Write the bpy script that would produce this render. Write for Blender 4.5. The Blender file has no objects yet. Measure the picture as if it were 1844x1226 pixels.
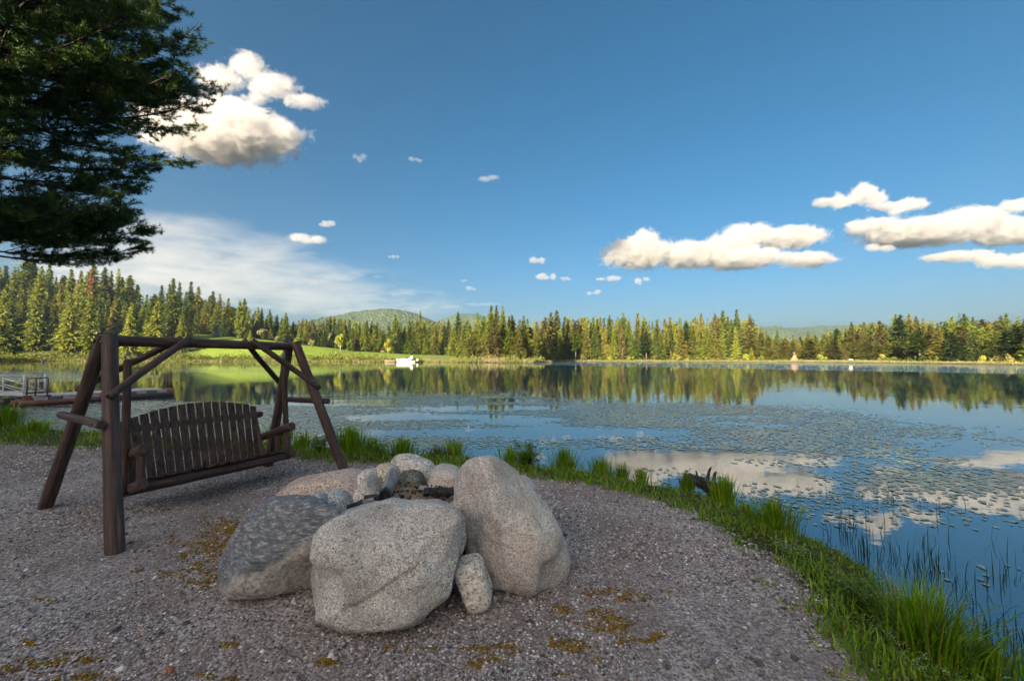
import bpy, bmesh, math, random
import numpy as np
from mathutils import Vector, Matrix

random.seed(7)
RNG = np.random.default_rng(7)
scene = bpy.context.scene
COL = scene.collection

# ------------------------------------------------------------------ camera
F_PX, CX, CY, HORIZON = 750.0, 922.0, 613.0, 644.0
CAM_Z = 1.9
PITCH = math.atan((HORIZON - CY) / F_PX)
cam_d = bpy.data.cameras.new("camera")
cam_d.sensor_width = 36.0
cam_d.lens = F_PX * 36.0 / 1844.0
cam_d.clip_start = 0.05
cam_d.clip_end = 30000
cam = bpy.data.objects.new("camera", cam_d)
COL.objects.link(cam)
cam.location = (0, 0, CAM_Z)
cam.rotation_euler = (math.pi / 2 + PITCH, 0, 0)
scene.camera = cam

# ------------------------------------------------------------------ sky and sun
SUN_ELEV = math.radians(14)
SUN_AZ = math.atan2(-0.50, -0.866)          # direction towards the sun: behind and to the left
SUN_DIR = Vector((math.sin(SUN_AZ) * math.cos(SUN_ELEV), math.cos(SUN_AZ) * math.cos(SUN_ELEV), math.sin(SUN_ELEV)))
world = bpy.data.worlds.new("World")
scene.world = world
world.use_nodes = True
wn = world.node_tree.nodes
wl = world.node_tree.links
wn.clear()
sky = wn.new("ShaderNodeTexSky")
sky.sky_type = 'NISHITA'
sky.sun_disc = False
sky.sun_elevation = SUN_ELEV
sky.sun_rotation = SUN_AZ
sky.altitude = 700
sky.air_density = 0.6
sky.dust_density = 9.0
sky.ozone_density = 1.0
hsv = wn.new("ShaderNodeHueSaturation")
hsv.inputs['Saturation'].default_value = 1.43
hsv.inputs['Hue'].default_value = 0.485
bg = wn.new("ShaderNodeBackground")
bg.inputs['Strength'].default_value = 0.05
wo = wn.new("ShaderNodeOutputWorld")
wl.new(sky.outputs[0], hsv.inputs['Color'])
wl.new(hsv.outputs[0], bg.inputs['Color'])
wl.new(bg.outputs[0], wo.inputs['Surface'])

sun_d = bpy.data.lights.new("sun", 'SUN')
sun_d.energy = 4.3
sun_d.angle = math.radians(0.5)
sun_d.color = (1.0, 0.86, 0.64)
sun = bpy.data.objects.new("sun", sun_d)
COL.objects.link(sun)
sun.rotation_euler = (-SUN_DIR).to_track_quat('-Z', 'Y').to_euler()
sun.location = (0, 0, 60)

vs = scene.view_settings
vs.view_transform = 'Standard'
vs.look = 'None'
vs.exposure = 2.16
vs.gamma = 1.0
vs.use_curve_mapping = False
cy = scene.cycles
cy.max_bounces = 7
cy.diffuse_bounces = 2
cy.glossy_bounces = 3
cy.transmission_bounces = 2
cy.volume_bounces = 4
cy.transparent_max_bounces = 24
cy.caustics_reflective = False
cy.caustics_refractive = False
cy.sample_clamp_indirect = 4.0
cy.use_denoising = True
cy.use_adaptive_sampling = True
cy.adaptive_threshold = 0.02
try:
    cy.denoiser = 'OPENIMAGEDENOISE'
except Exception:
    pass


# ------------------------------------------------------------------ helpers
def AT(px, py, D):
    """point at forward distance D seen at a picture position"""
    zc = -(py - CY) / F_PX
    k = D / (math.cos(PITCH) - math.sin(PITCH) * zc)
    return Vector((k * (px - CX) / F_PX, D, CAM_Z + k * (math.sin(PITCH) + math.cos(PITCH) * zc)))


def ON(px, py, z):
    """point at height z seen at a picture position"""
    zc = -(py - CY) / F_PX
    dz = math.sin(PITCH) + math.cos(PITCH) * zc
    k = (z - CAM_Z) / dz
    return Vector((k * (px - CX) / F_PX, k * (math.cos(PITCH) - math.sin(PITCH) * zc), z))


def _hash(ix, iy, iz, seed):
    n = (ix.astype(np.int64) * 73856093) ^ (iy.astype(np.int64) * 19349663) ^ (iz.astype(np.int64) * 83492791) ^ (seed * 2654435761)
    n = (n ^ (n >> 13)) * 1274126177
    n = n & 0x7fffffff
    n = (n ^ (n >> 16)) * 60493
    return ((n & 0xffff) / 65535.0) * 2 - 1


def vnoise(P, seed=0):
    P = np.asarray(P, float)
    i = np.floor(P).astype(np.int64)
    f = P - i
    f = f * f * f * (f * (f * 6 - 15) + 10)
    out = 0
    for dx in (0, 1):
        wx = f[:, 0] if dx else 1 - f[:, 0]
        for dy in (0, 1):
            wy = f[:, 1] if dy else 1 - f[:, 1]
            for dz in (0, 1):
                wz = f[:, 2] if dz else 1 - f[:, 2]
                out = out + wx * wy * wz * _hash(i[:, 0] + dx, i[:, 1] + dy, i[:, 2] + dz, seed)
    return out


def fbm(P, octaves=4, seed=0, gain=0.5, lac=2.03):
    P = np.asarray(P, float)
    a, s, out = 1.0, 1.0, 0
    for o in range(octaves):
        out = out + a * vnoise(P * s + o * 17.3, seed + o)
        a *= gain
        s *= lac
    return out


def smooth(a, b, x):
    t = np.clip((x - a) / (b - a), 0, 1)
    return t * t * (3 - 2 * t)


def new_mesh(name, V, Fc, mat=None, smooth_shade=False, colors=None):
    """V (n,3); Fc: array (m,3) or (m,4) or a list of such arrays"""
    V = np.asarray(V, np.float32)
    if not isinstance(Fc, list):
        Fc = [Fc]
    Fc = [np.asarray(f, np.int32) for f in Fc if len(f)]
    me = bpy.data.meshes.new(name)
    me.vertices.add(len(V))
    me.vertices.foreach_set('co', V.ravel())
    nl = sum(f.size for f in Fc)
    npoly = sum(len(f) for f in Fc)
    me.loops.add(nl)
    me.loops.foreach_set('vertex_index', np.concatenate([f.ravel() for f in Fc]))
    me.polygons.add(npoly)
    tot = np.concatenate([np.full(len(f), f.shape[1], np.int32) for f in Fc])
    me.polygons.foreach_set('loop_start', np.concatenate([[0], np.cumsum(tot)[:-1]]).astype(np.int32))
    me.polygons.foreach_set('use_smooth', np.full(npoly, smooth_shade))
    me.update(calc_edges=True)
    if colors is not None:
        a = me.color_attributes.new('tint', 'FLOAT_COLOR', 'POINT')
        c = np.ones((len(V), 4), np.float32)
        c[:, :colors.shape[1]] = colors
        a.data.foreach_set('color', c.ravel())
    if mat:
        me.materials.append(mat)
    return me


def add(name, me, parent=None, loc=None, label=None, cat=None, group=None, kind=None):
    o = bpy.data.objects.new(name, me)
    COL.objects.link(o)
    if parent is not None:
        o.parent = parent
    if loc is not None:
        o.location = loc
    if label:
        o['label'] = label
    if cat:
        o['category'] = cat
    if group:
        o['group'] = group
    if kind:
        o['kind'] = kind
    return o


def root(name, loc, label, cat, group=None):
    return add(name, None, None, loc, label, cat, group)


def copy_tree(o, parent=None):
    c = o.copy()
    COL.objects.link(c)
    c.parent = parent
    for ch in o.children:
        copy_tree(ch, c)
    return c


class Buf:
    """collects triangles / quads of one mesh"""
    def __init__(s):
        s.V, s.T, s.Q, s.C, s.n = [], [], [], [], 0

    def put(s, V, T=None, Q=None, C=None):
        V = np.asarray(V, float)
        s.V.append(V)
        if T is not None and len(T):
            s.T.append(np.asarray(T, int) + s.n)
        if Q is not None and len(Q):
            s.Q.append(np.asarray(Q, int) + s.n)
        if C is not None:
            C = np.asarray(C, float)
            s.C.append(np.tile(C, (len(V), 1)) if C.ndim == 1 else C)
        s.n += len(V)

    def mesh(s, name, mat, smooth_shade=False, origin=None):
        V = np.concatenate(s.V)
        if origin is not None:
            V = V - np.asarray(origin)
        F = []
        if s.T:
            F.append(np.concatenate(s.T))
        if s.Q:
            F.append(np.concatenate(s.Q))
        return new_mesh(name, V, F, mat, smooth_shade, np.concatenate(s.C) if s.C else None)


def tube_arrays(pts, radii, seg=10, caps=True, wob=0.0, seed=0):
    pts = np.asarray(pts, float)
    n = len(pts)
    radii = np.broadcast_to(np.asarray(radii, float), (n,))
    V = []
    d = np.gradient(pts, axis=0)
    d /= np.linalg.norm(d, axis=1)[:, None] + 1e-12
    up = np.array([0, 0, 1.0]) if abs(d[0, 2]) < 0.9 else np.array([1.0, 0, 0])
    a = np.cross(d[0], up)
    a /= np.linalg.norm(a)
    ang = np.arange(seg) * 2 * math.pi / seg
    for i in range(n):
        a = a - d[i] * np.dot(a, d[i])
        a /= np.linalg.norm(a) + 1e-12
        b = np.cross(d[i], a)
        r = radii[i]
        ring = pts[i] + r * (np.cos(ang)[:, None] * a + np.sin(ang)[:, None] * b)
        V.append(ring)
    V = np.concatenate(V)
    if wob:
        V = V + wob * np.stack([vnoise(V * 9, seed), vnoise(V * 9, seed + 1), vnoise(V * 9, seed + 2)], 1)
    Q = []
    j = np.arange(seg)
    for i in range(n - 1):
        Q.append(np.stack([i * seg + j, i * seg + (j + 1) % seg, (i + 1) * seg + (j + 1) % seg, (i + 1) * seg + j], 1))
    Q = np.concatenate(Q)
    T = []
    if caps:
        V = np.concatenate([V, pts[:1], pts[-1:]])
        c0, c1 = n * seg, n * seg + 1
        T = np.concatenate([np.stack([np.full(seg, c0), (j + 1) % seg, j], 1),
                            np.stack([np.full(seg, c1), (n - 1) * seg + j, (n - 1) * seg + (j + 1) % seg], 1)])
    return V, T, Q


# ------------------------------------------------------------------ materials
def material(name):
    m = bpy.data.materials.new(name)
    m.use_nodes = True
    nt = m.node_tree
    b = nt.nodes['Principled BSDF']
    return m, nt, b


def N(nt, typ, **kw):
    n = nt.nodes.new(typ)
    for k, v in kw.items():
        if k in n.inputs:
            n.inputs[k].default_value = v
        else:
            setattr(n, k, v)
    return n


def ramp(nt, fac, stops):
    r = nt.nodes.new('ShaderNodeValToRGB')
    el = r.color_ramp.elements
    while len(el) < len(stops):
        el.new(0.5)
    for e, (p, c) in zip(el, stops):
        e.position = p
        e.color = (*c, 1) if len(c) == 3 else c
    nt.links.new(fac, r.inputs[0])
    return r.outputs[0]


def noise(nt, vec, scale, detail=4, rough=0.55, dist=0.0):
    n = nt.nodes.new('ShaderNodeTexNoise')
    n.inputs['Scale'].default_value = scale
    n.inputs['Detail'].default_value = detail
    n.inputs['Roughness'].default_value = rough
    n.inputs['Distortion'].default_value = dist
    if vec is not None:
        nt.links.new(vec, n.inputs['Vector'])
    return n.outputs['Fac']


def mixc(nt, fac, a, b, mode='MIX'):
    m = nt.nodes.new('ShaderNodeMix')
    m.data_type = 'RGBA'
    m.blend_type = mode
    for sock, v in ((m.inputs['Factor'], fac), (m.inputs['A'], a), (m.inputs['B'], b)):
        pass
    fs, As, Bs = m.inputs[0], m.inputs[6], m.inputs[7]
    for s, v in ((fs, fac), (As, a), (Bs, b)):
        if hasattr(v, 'links'):
            nt.links.new(v, s)
        elif isinstance(v, (int, float)):
            s.default_value = v
        else:
            s.default_value = (*v, 1) if len(v) == 3 else v
    return m.outputs[2]


def math_n(nt, op, a, b=None, clamp=False):
    m = nt.nodes.new('ShaderNodeMath')
    m.operation = op
    m.use_clamp = clamp
    for i, v in enumerate((a, b)):
        if v is None:
            continue
        if hasattr(v, 'links'):
            nt.links.new(v, m.inputs[i])
        else:
            m.inputs[i].default_value = v
    return m.outputs[0]


def bump(nt, height, strength, dist=0.02, normal=None):
    b = nt.nodes.new('ShaderNodeBump')
    b.inputs['Strength'].default_value = strength
    b.inputs['Distance'].default_value = dist
    nt.links.new(height, b.inputs['Height'])
    if normal is not None:
        nt.links.new(normal, b.inputs['Normal'])
    return b.outputs[0]


def coords(nt, which='Object'):
    return nt.nodes.new('ShaderNodeTexCoord').outputs[which]


def mapping(nt, vec, scale=(1, 1, 1), rot=(0, 0, 0)):
    m = nt.nodes.new('ShaderNodeMapping')
    m.inputs['Scale'].default_value = scale
    m.inputs['Rotation'].default_value = rot
    nt.links.new(vec, m.inputs['Vector'])
    return m.outputs[0]


def geo_pos(nt):
    return nt.nodes.new('ShaderNodeNewGeometry').outputs['Position']


def leaf_material(name, c1, c2, rough=0.6, scale=0.35, translucent=0.25, spec=0.25, rnd=0.35):
    """foliage: two greens mixed by a noise and by a random value of each plant"""
    m, nt, b = material(name)
    p = geo_pos(nt)
    n = noise(nt, p, scale, 3)
    oi = nt.nodes.new('ShaderNodeObjectInfo')
    f = math_n(nt, 'ADD', math_n(nt, 'MULTIPLY', n, 1.0), math_n(nt, 'MULTIPLY', math_n(nt, 'SUBTRACT', oi.outputs['Random'], 0.5), rnd))
    col = ramp(nt, f, [(0.3, c1), (0.7, c2)])
    b.inputs['Roughness'].default_value = rough
    b.inputs['Specular IOR Level'].default_value = spec
    nt.links.new(col, b.inputs['Base Color'])
    if translucent:
        t = nt.nodes.new('ShaderNodeBsdfTranslucent')
        nt.links.new(col, t.inputs['Color'])
        mx = nt.nodes.new('ShaderNodeMixShader')
        mx.inputs[0].default_value = translucent
        out = nt.nodes['Material Output']
        nt.links.new(b.outputs[0], mx.inputs[1])
        nt.links.new(t.outputs[0], mx.inputs[2])
        nt.links.new(mx.outputs[0], out.inputs['Surface'])
    return m


def plain(name, c, rough=0.6, var=0.25, scale=6.0, metal=0.0, bumpy=0.0):
    m, nt, b = material(name)
    co = coords(nt)
    n = noise(nt, co, scale, 5)
    c = np.array(c)
    nt.links.new(ramp(nt, n, [(0.25, tuple(c * (1 - var))), (0.75, tuple(np.minimum(c * (1 + var), 0.95)))]), b.inputs['Base Color'])
    b.inputs['Roughness'].default_value = rough
    b.inputs['Metallic'].default_value = metal
    if bumpy:
        nt.links.new(bump(nt, noise(nt, co, scale * 6, 4), bumpy, 0.01), b.inputs['Normal'])
    return m


def tint_material(name, rough=0.7, bump_scale=None, spec=0.3, translucent=0.0):
    """colour from the 'tint' attribute with a little noise"""
    m, nt, b = material(name)
    a = nt.nodes.new('ShaderNodeVertexColor')
    a.layer_name = 'tint'
    n = noise(nt, geo_pos(nt), bump_scale or 30, 3)
    col = mixc(nt, 1.0, a.outputs['Color'], ramp(nt, n, [(0.25, (0.7, 0.7, 0.7)), (0.75, (1.25, 1.25, 1.25))]), 'MULTIPLY')
    nt.links.new(col, b.inputs['Base Color'])
    b.inputs['Roughness'].default_value = rough
    b.inputs['Specular IOR Level'].default_value = spec
    if bump_scale:
        nt.links.new(bump(nt, n, 0.4, 0.01), b.inputs['Normal'])
    if translucent:
        t = nt.nodes.new('ShaderNodeBsdfTranslucent')
        nt.links.new(col, t.inputs['Color'])
        mx = nt.nodes.new('ShaderNodeMixShader')
        mx.inputs[0].default_value = translucent
        nt.links.new(b.outputs[0], mx.inputs[1])
        nt.links.new(t.outputs[0], mx.inputs[2])
        nt.links.new(mx.outputs[0], nt.nodes['Material Output'].inputs['Surface'])
    return m


def granite(name, light, dark, fleck=0.45, scale=60, stain=None, stain_amt=0.0, moss=False, layered=False):
    m, nt, b = material(name)
    co = coords(nt)
    vec = mapping(nt, co, (1, 1, 1))
    if layered:
        vec = mapping(nt, co, (0.6, 0.6, 3.2), (0.5, 0.35, 0))
    big = noise(nt, co, 3.0, 4)
    mid = noise(nt, vec, scale * 0.45, 6, 0.72)
    fin = noise(nt, vec, scale * 1.6, 3, 0.7)
    vo = nt.nodes.new('ShaderNodeTexVoronoi')
    vo.inputs['Scale'].default_value = scale * 1.3
    nt.links.new(vec, vo.inputs['Vector'])
    f = math_n(nt, 'ADD', math_n(nt, 'MULTIPLY', mid, 0.65), math_n(nt, 'MULTIPLY', fin, 0.35))
    col = ramp(nt, f, [(fleck - 0.06, tuple(.5 * np.array(dark))), (fleck + 0.01, tuple(0.55 * np.array(dark) + 0.45 * np.array(light))), (fleck + 0.08, light), (0.75, tuple(np.minimum(np.array(light) * 1.25, 0.85)))])
    col = mixc(nt, 0.85, col, mixc(nt, 1.0, col, ramp(nt, big, [(0.28, (0.52, 0.50, 0.48)), (0.5, (0.95, 0.94, 0.92)), (0.72, (1.18, 1.17, 1.15))]), 'MULTIPLY'))
    crk = ramp(nt, noise(nt, co, 2.1, 7, 0.6, 0.8), [(0.488, (1, 1, 1)), (0.498, (0.45, 0.43, 0.41)), (0.508, (1, 1, 1))])
    gate = ramp(nt, noise(nt, co, 3.3, 3), [(0.52, (0, 0, 0)), (0.58, (1, 1, 1))])
    col = mixc(nt, gate, col, mixc(nt, 1.0, col, crk, 'MULTIPLY'))
    lich = ramp(nt, noise(nt, co, 7.0, 6, 0.7, 0.3), [(0.60, (0, 0, 0)), (0.68, (1, 1, 1))])
    col = mixc(nt, math_n(nt, 'MULTIPLY', lich, 0.40), col, (0.15, 0.15, 0.14))
    sv = nt.nodes.new('ShaderNodeSeparateColor')
    nt.links.new(vo.outputs['Color'], sv.inputs[0])
    hue = mixc(nt, 0.75, col, mixc(nt, 1.0, col, ramp(nt, sv.outputs[0], [(0.08, (0.15, 0.15, 0.15)), (0.3, (0.9, 0.9, 0.9)), (0.8, (1.1, 1.08, 1.05)), (1.0, (1.6, 1.6, 1.6))]), 'MULTIPLY'))
    if stain:
        s = noise(nt, co, 2.2, 5, 0.6, 0.4)
        hue = mixc(nt, math_n(nt, 'MULTIPLY', ramp(nt, s, [(0.42, (0, 0, 0)), (0.62, (1, 1, 1))]), stain_amt), hue, stain)
    nt.links.new(hue, b.inputs['Base Color'])
    b.inputs['Roughness'].default_value = 0.85
    b.inputs['Specular IOR Level'].default_value = 0.25
    n1 = bump(nt, f, 0.6, 0.010)
    n2 = bump(nt, noise(nt, co, 8, 8, 0.72), 0.75, 0.045, n1)
    nt.links.new(n2, b.inputs['Normal'])
    return m


# ------------------------------------------------------------------ shore lines and terrain height
GROUND = 0.3
water_px = [(-300, 758), (0, 775), (190, 784), (400, 799), (540, 811), (700, 825), (840, 836), (960, 847), (1060, 859), (1140, 871),
            (1200, 883), (1300, 906), (1370, 926), (1450, 962), (1530, 1000), (1590, 1040), (1640, 1085), (1720, 1150), (1790, 1226), (1900, 1350)]
gravel_px = [(-300, 780), (0, 797), (190, 806), (400, 815), (500, 822), (620, 829), (740, 836), (840, 845), (960, 855), (1060, 866),
             (1140, 883), (1250, 917), (1300, 950), (1350, 985), (1420, 1022), (1460, 1065), (1500, 1110), (1560, 1165), (1620, 1240), (1700, 1400)]
near_w = [tuple(ON(x, y, 0.0)[:2]) for x, y in water_px]
near_g = [tuple(ON(x, y, GROUND)[:2]) for x, y in gravel_px]
SHORE_PX = np.array([-300, 0, 350, 690, 800, 960, 990, 1010, 1200, 1400, 1600, 1844, 2100], float)
SHORE_D = np.array([235, 225, 205, 178, 168, 165, 185, 228, 212, 185, 150, 112, 82], float)
far_w = [((p - CX) / F_PX * d, d) for p, d in zip(SHORE_PX, SHORE_D)]
LAKE = np.array([(-130, 60), (-60, 20)] + near_w + [(2.7, 0), (3.4, -5), (8, -14), (40, -22), (105, 0), (135, 40)] + far_w[::-1] + [(-330, 150)])
GRAVEL = np.array([(-60, 14)] + near_g + [(1.9, 0), (2.2, -4), (0, -12), (-60, -14)])


def poly_sd(P, poly):
    """signed distance to a polygon, positive inside"""
    P = np.asarray(P, float)
    best = np.full(len(P), 1e18)
    inside = np.zeros(len(P), bool)
    n = len(poly)
    for i in range(n):
        a, b = poly[i], poly[(i + 1) % n]
        ab = b - a
        t = np.clip(((P - a) @ ab) / (ab @ ab), 0, 1)
        d = P - a - t[:, None] * ab
        best = np.minimum(best, (d * d).sum(1))
        c = (a[1] > P[:, 1]) != (b[1] > P[:, 1])
        xi = (b[0] - a[0]) * (P[:, 1] - a[1]) / ((b[1] - a[1]) if b[1] != a[1] else 1e-9) + a[0]
        inside ^= c & (P[:, 0] < xi)
    d = np.sqrt(best)
    return np.where(inside, d, -d)


RISE_PX = np.array([-800, -400, 0, 150, 250, 330, 420, 480, 560, 640, 740, 820, 980, 1200, 1844, 2400], float)
RISE_H = np.array([48, 46, 40, 35, 26, 19, 15.5, 13.5, 9.5, 5.6, 3.6, 2.6, 1.2, 1.0, 1.2, 2.0])


def px_of(x, y):
    return np.where(y > 1, CX + F_PX * x / np.maximum(y, 1), np.where(x < 0, -800, 2400))


def terrain(P, want_s=False):
    P = np.asarray(P, float)
    s = -poly_sd(P, LAKE)                       # >0 on land
    x, y = P[:, 0], P[:, 1]
    P3 = np.column_stack([x, y, np.zeros(len(x))])
    r = np.hypot(x, y)
    near = smooth(60, 30, r)
    jit = 0.10 * vnoise(P3 * 1.7, 5) + 0.05 * vnoise(P3 * 4.3, 6)
    hn = np.where(s > 0, GROUND * smooth(-0.12, 0.95, s + jit) - 0.02, np.maximum(-0.045 + 0.5 * s, -1.6))
    hn = hn + np.where(s > 0.9, 0.012 * vnoise(P3 * 1.3, 8) + 0.008 * vnoise(P3 * 3.1, 9), 0)
    px = px_of(x, y)
    rise = np.interp(px, RISE_PX, RISE_H)
    sr = np.where(px < 300, 95, 75)
    hf = np.where(s > 0, 0.35 * smooth(0, 2.5, s) + rise * smooth(2, sr, s) + np.where(px < 420, 1, 0.35) * smooth(80, 700, s) * rise * 0.8
                  + 0.25 * vnoise(P3 * 0.05, 3) * smooth(2, 20, s), np.maximum(0.25 * s - 0.03, -2.0))
    hf = np.where((y < 1) & (s > 0), 0.3 + 0.3 * smooth(5, 60, s), hf)
    h = hn * near + hf * (1 - near)
    return (h, s) if want_s else h


def tz(x, y):
    return float(terrain(np.array([[x, y]]))[0])


# ---- ground: one sheet, polar rings around the viewpoint
th = np.concatenate([np.linspace(-62, 62, 420), np.linspace(62, 298, 120)[1:-1]])
th = np.radians(th)
rr = np.concatenate([[0.25], np.geomspace(0.6, 24, 150), np.geomspace(25, 110, 50)[1:], np.geomspace(112, 420, 90), np.geomspace(430, 3300, 26)])
TH, RR = np.meshgrid(th, rr)
GX, GY = (np.sin(TH) * RR).ravel(), (np.cos(TH) * RR).ravel()
gp = np.column_stack([GX, GY])
gz, gs = terrain(gp, True)
nt_, nr_ = len(th), len(rr)
i, j = np.meshgrid(np.arange(nr_ - 1), np.arange(nt_), indexing='ij')
j2 = (j + 1) % nt_
quads = np.stack([i * nt_ + j, i * nt_ + j2, (i + 1) * nt_ + j2, (i + 1) * nt_ + j], -1).reshape(-1, 4)[:, ::-1]
centre = np.array([[0, 0, tz(0, 0)]])
cap = np.stack([np.full(nt_, len(gp)), (np.arange(nt_) + 1) % nt_, np.arange(nt_)], 1)
g_in = poly_sd(gp, GRAVEL)
pxv = px_of(GX, GY)
nearv = smooth(60, 30, np.hypot(GX, GY))
gravel_w = np.clip(0.5 + g_in / 0.5, 0, 1) * nearv
lawn_w = (1 - nearv) * smooth(3, 9, gs) * smooth(330, 380, pxv) * smooth(990, 940, pxv) * smooth(90, 75, gs) * (gs > 0)
meadow_w = (1 - nearv) * smooth(0.3, 2, gs) * smooth(985, 1010, pxv) * smooth(60, 40, gs)
dirt = (1 - nearv) * np.maximum(np.exp(-((pxv - 770) / 45) ** 2 - ((gs - 22) / 13) ** 2), np.exp(-((pxv - 410) / 25) ** 2 - ((gs - 74) / 4) ** 2))
dirt = np.maximum(dirt, (1 - nearv) * np.exp(-((pxv - 560) / 60) ** 2 - ((gs - 14) / 3.0) ** 2) * 0.8)
cols = np.stack([gravel_w, lawn_w * (1 - dirt), np.maximum(meadow_w, 0), dirt], 1)
cols = np.concatenate([cols, [[1, 0, 0, 0]]])

m_ground, nt, b = material("ground_surface")
pos = geo_pos(nt)
va = nt.nodes.new('ShaderNodeVertexColor')
va.layer_name = 'tint'
sep = nt.nodes.new('ShaderNodeSeparateColor')
nt.links.new(va.outputs['Color'], sep.inputs[0])
pat = noise(nt, pos, 0.75, 6, 0.68)
grit = nt.nodes.new('ShaderNodeTexVoronoi')
grit.inputs['Scale'].default_value = 75
nt.links.new(pos, grit.inputs['Vector'])
gsep = nt.nodes.new('ShaderNodeSeparateColor')
nt.links.new(grit.outputs['Color'], gsep.inputs[0])
stone_col = ramp(nt, gsep.outputs[0], [(0.0, (0.13, 0.12, 0.12)), (0.35, (0.35, 0.325, 0.325)), (0.7, (0.52, 0.49, 0.49)), (0.95, (0.74, 0.72, 0.71))])
soil_col = ramp(nt, noise(nt, pos, 14, 5), [(0.3, (0.13, 0.10, 0.08)), (0.7, (0.30, 0.245, 0.205))])
gravel_col = mixc(nt, ramp(nt, pat, [(0.38, (0.75, 0.75, 0.75)), (0.6, (0.12, 0.12, 0.12))]), stone_col, soil_col)
lawn_col = ramp(nt, noise(nt, pos, 0.12, 5), [(0.3, (0.13, 0.20, 0.022)), (0.7, (0.21, 0.28, 0.03))])
mead_col = ramp(nt, noise(nt, pos, 0.15, 5), [(0.3, (0.20, 0.19, 0.06)), (0.55, (0.28, 0.23, 0.09)), (0.7, (0.13, 0.17, 0.035))])
floor_col = ramp(nt, noise(nt, pos, 0.5, 5), [(0.3, (0.035, 0.045, 0.012)), (0.7, (0.09, 0.10, 0.03))])
dirt_col = ramp(nt, noise(nt, pos, 0.6, 5), [(0.3, (0.22, 0.15, 0.10)), (0.7, (0.32, 0.24, 0.16))])
edge = math_n(nt, 'ADD', sep.outputs[0], math_n(nt, 'MULTIPLY', math_n(nt, 'SUBTRACT', noise(nt, pos, 6, 4), 0.5), 0.9))
col = mixc(nt, ramp(nt, edge, [(0.42, (0, 0, 0)), (0.58, (1, 1, 1))]), floor_col, gravel_col)
col = mixc(nt, sep.outputs[1], col, lawn_col)
col = mixc(nt, sep.outputs[2], col, mead_col)
col = mixc(nt, va.outputs['Alpha'], col, dirt_col)
nt.links.new(col, b.inputs['Base Color'])
b.inputs['Roughness'].default_value = 0.9
b.inputs['Specular IOR Level'].default_value = 0.2
hgt = math_n(nt, 'ADD', math_n(nt, 'MULTIPLY', grit.outputs['Distance'], -0.6), noise(nt, pos, 24, 4))
nt.links.new(bump(nt, hgt, 0.9, 0.012), b.inputs['Normal'])
me = new_mesh('ground', np.concatenate([np.column_stack([gp, gz]), centre]), [quads, cap[:, ::-1]], m_ground, True, cols)
add('ground', me, kind='structure')

# ---- lake
m_water, nt, b = material("lake_water")
pos = geo_pos(nt)
b.inputs['Base Color'].default_value = (0.022, 0.066, 0.090, 1)
b.inputs['Roughness'].default_value = 0.015
b.inputs['IOR'].default_value = 2.0
b.inputs['Specular IOR Level'].default_value = 0.9
sx = nt.nodes.new('ShaderNodeSeparateXYZ')
nt.links.new(pos, sx.inputs[0])
rip = noise(nt, mapping(nt, pos, (1.0, 1.7, 1.0)), 1.1, 3, 0.5)
swell = noise(nt, mapping(nt, pos, (0.25, 0.5, 1.0)), 0.8, 2, 0.5)
fine = noise(nt, mapping(nt, pos, (1.0, 2.4, 1.0)), 3.2, 2, 0.5)
# wind ruffles the water towards the far right-hand shore
far_m = nt.nodes.new('ShaderNodeMapRange')
nt.links.new(math_n(nt, 'ADD', sx.outputs[1], math_n(nt, 'MULTIPLY', sx.outputs[0], 1.2)), far_m.inputs[0])
far_m.inputs[1].default_value = 118
far_m.inputs[2].default_value = 134
wind = math_n(nt, 'MULTIPLY', far_m.outputs[0], ramp(nt, noise(nt, mapping(nt, pos, (0.35, 1, 1)), 0.03, 3), [(0.24, (0, 0, 0)), (0.4, (1, 1, 1))]))
h0 = math_n(nt, 'ADD', math_n(nt, 'MULTIPLY', rip, 0.0022), math_n(nt, 'MULTIPLY', swell, 0.006))
h1 = math_n(nt, 'ADD', h0, math_n(nt, 'MULTIPLY', fine, math_n(nt, 'ADD', math_n(nt, 'MULTIPLY', wind, 0.09), 0.0004)))
nt.links.new(bump(nt, h1, 1.0, 1.0), b.inputs['Normal'])
xs = np.array([-420, -100, -20, 0, 20, 60, 200.0])
ys = np.array([-40, 0, 10, 30, 80, 150, 260.0])
WX, WY = np.meshgrid(xs, ys)
k = np.arange(6)
ii, jj = np.meshgrid(k, k, indexing='ij')
wq = np.stack([ii * 7 + jj, ii * 7 + jj + 1, (ii + 1) * 7 + jj + 1, (ii + 1) * 7 + jj], -1).reshape(-1, 4)
add('lake', new_mesh('lake', np.column_stack([WX.ravel(), WY.ravel(), np.zeros(49)]), wq, m_water), kind='structure')

# ------------------------------------------------------------------ log swing
m_log, nt, b = material("stained_log")
co = coords(nt)
grain = noise(nt, mapping(nt, co, (26, 26, 1.6)), 1.6, 6, 0.65, 0.3)
blot = noise(nt, co, 3.0, 4)
colr = ramp(nt, grain, [(0.28, (0.026, 0.017, 0.015)), (0.5, (0.076, 0.050, 0.043)), (0.72, (0.16, 0.112, 0.098))])
colr = mixc(nt, 0.6, colr, mixc(nt, 1.0, colr, ramp(nt, blot, [(0.3, (0.55, 0.55, 0.55)), (0.7, (1.25, 1.2, 1.2))]), 'MULTIPLY'))
nt.links.new(colr, b.inputs['Base Color'])
b.inputs['Roughness'].default_value = 0.55
b.inputs['Specular IOR Level'].default_value = 0.4
kv = nt.nodes.new('ShaderNodeTexVoronoi')
kv.inputs['Scale'].default_value = 1.0
nt.links.new(mapping(nt, co, (7, 7, 2.6)), kv.inputs['Vector'])
knot = ramp(nt, kv.outputs['Distance'], [(0.05, (0.25, 0.25, 0.25)), (0.17, (1, 1, 1))])
nt.links.new(mixc(nt, 1.0, colr, knot, 'MULTIPLY'), b.inputs['Base Color'])
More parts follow.
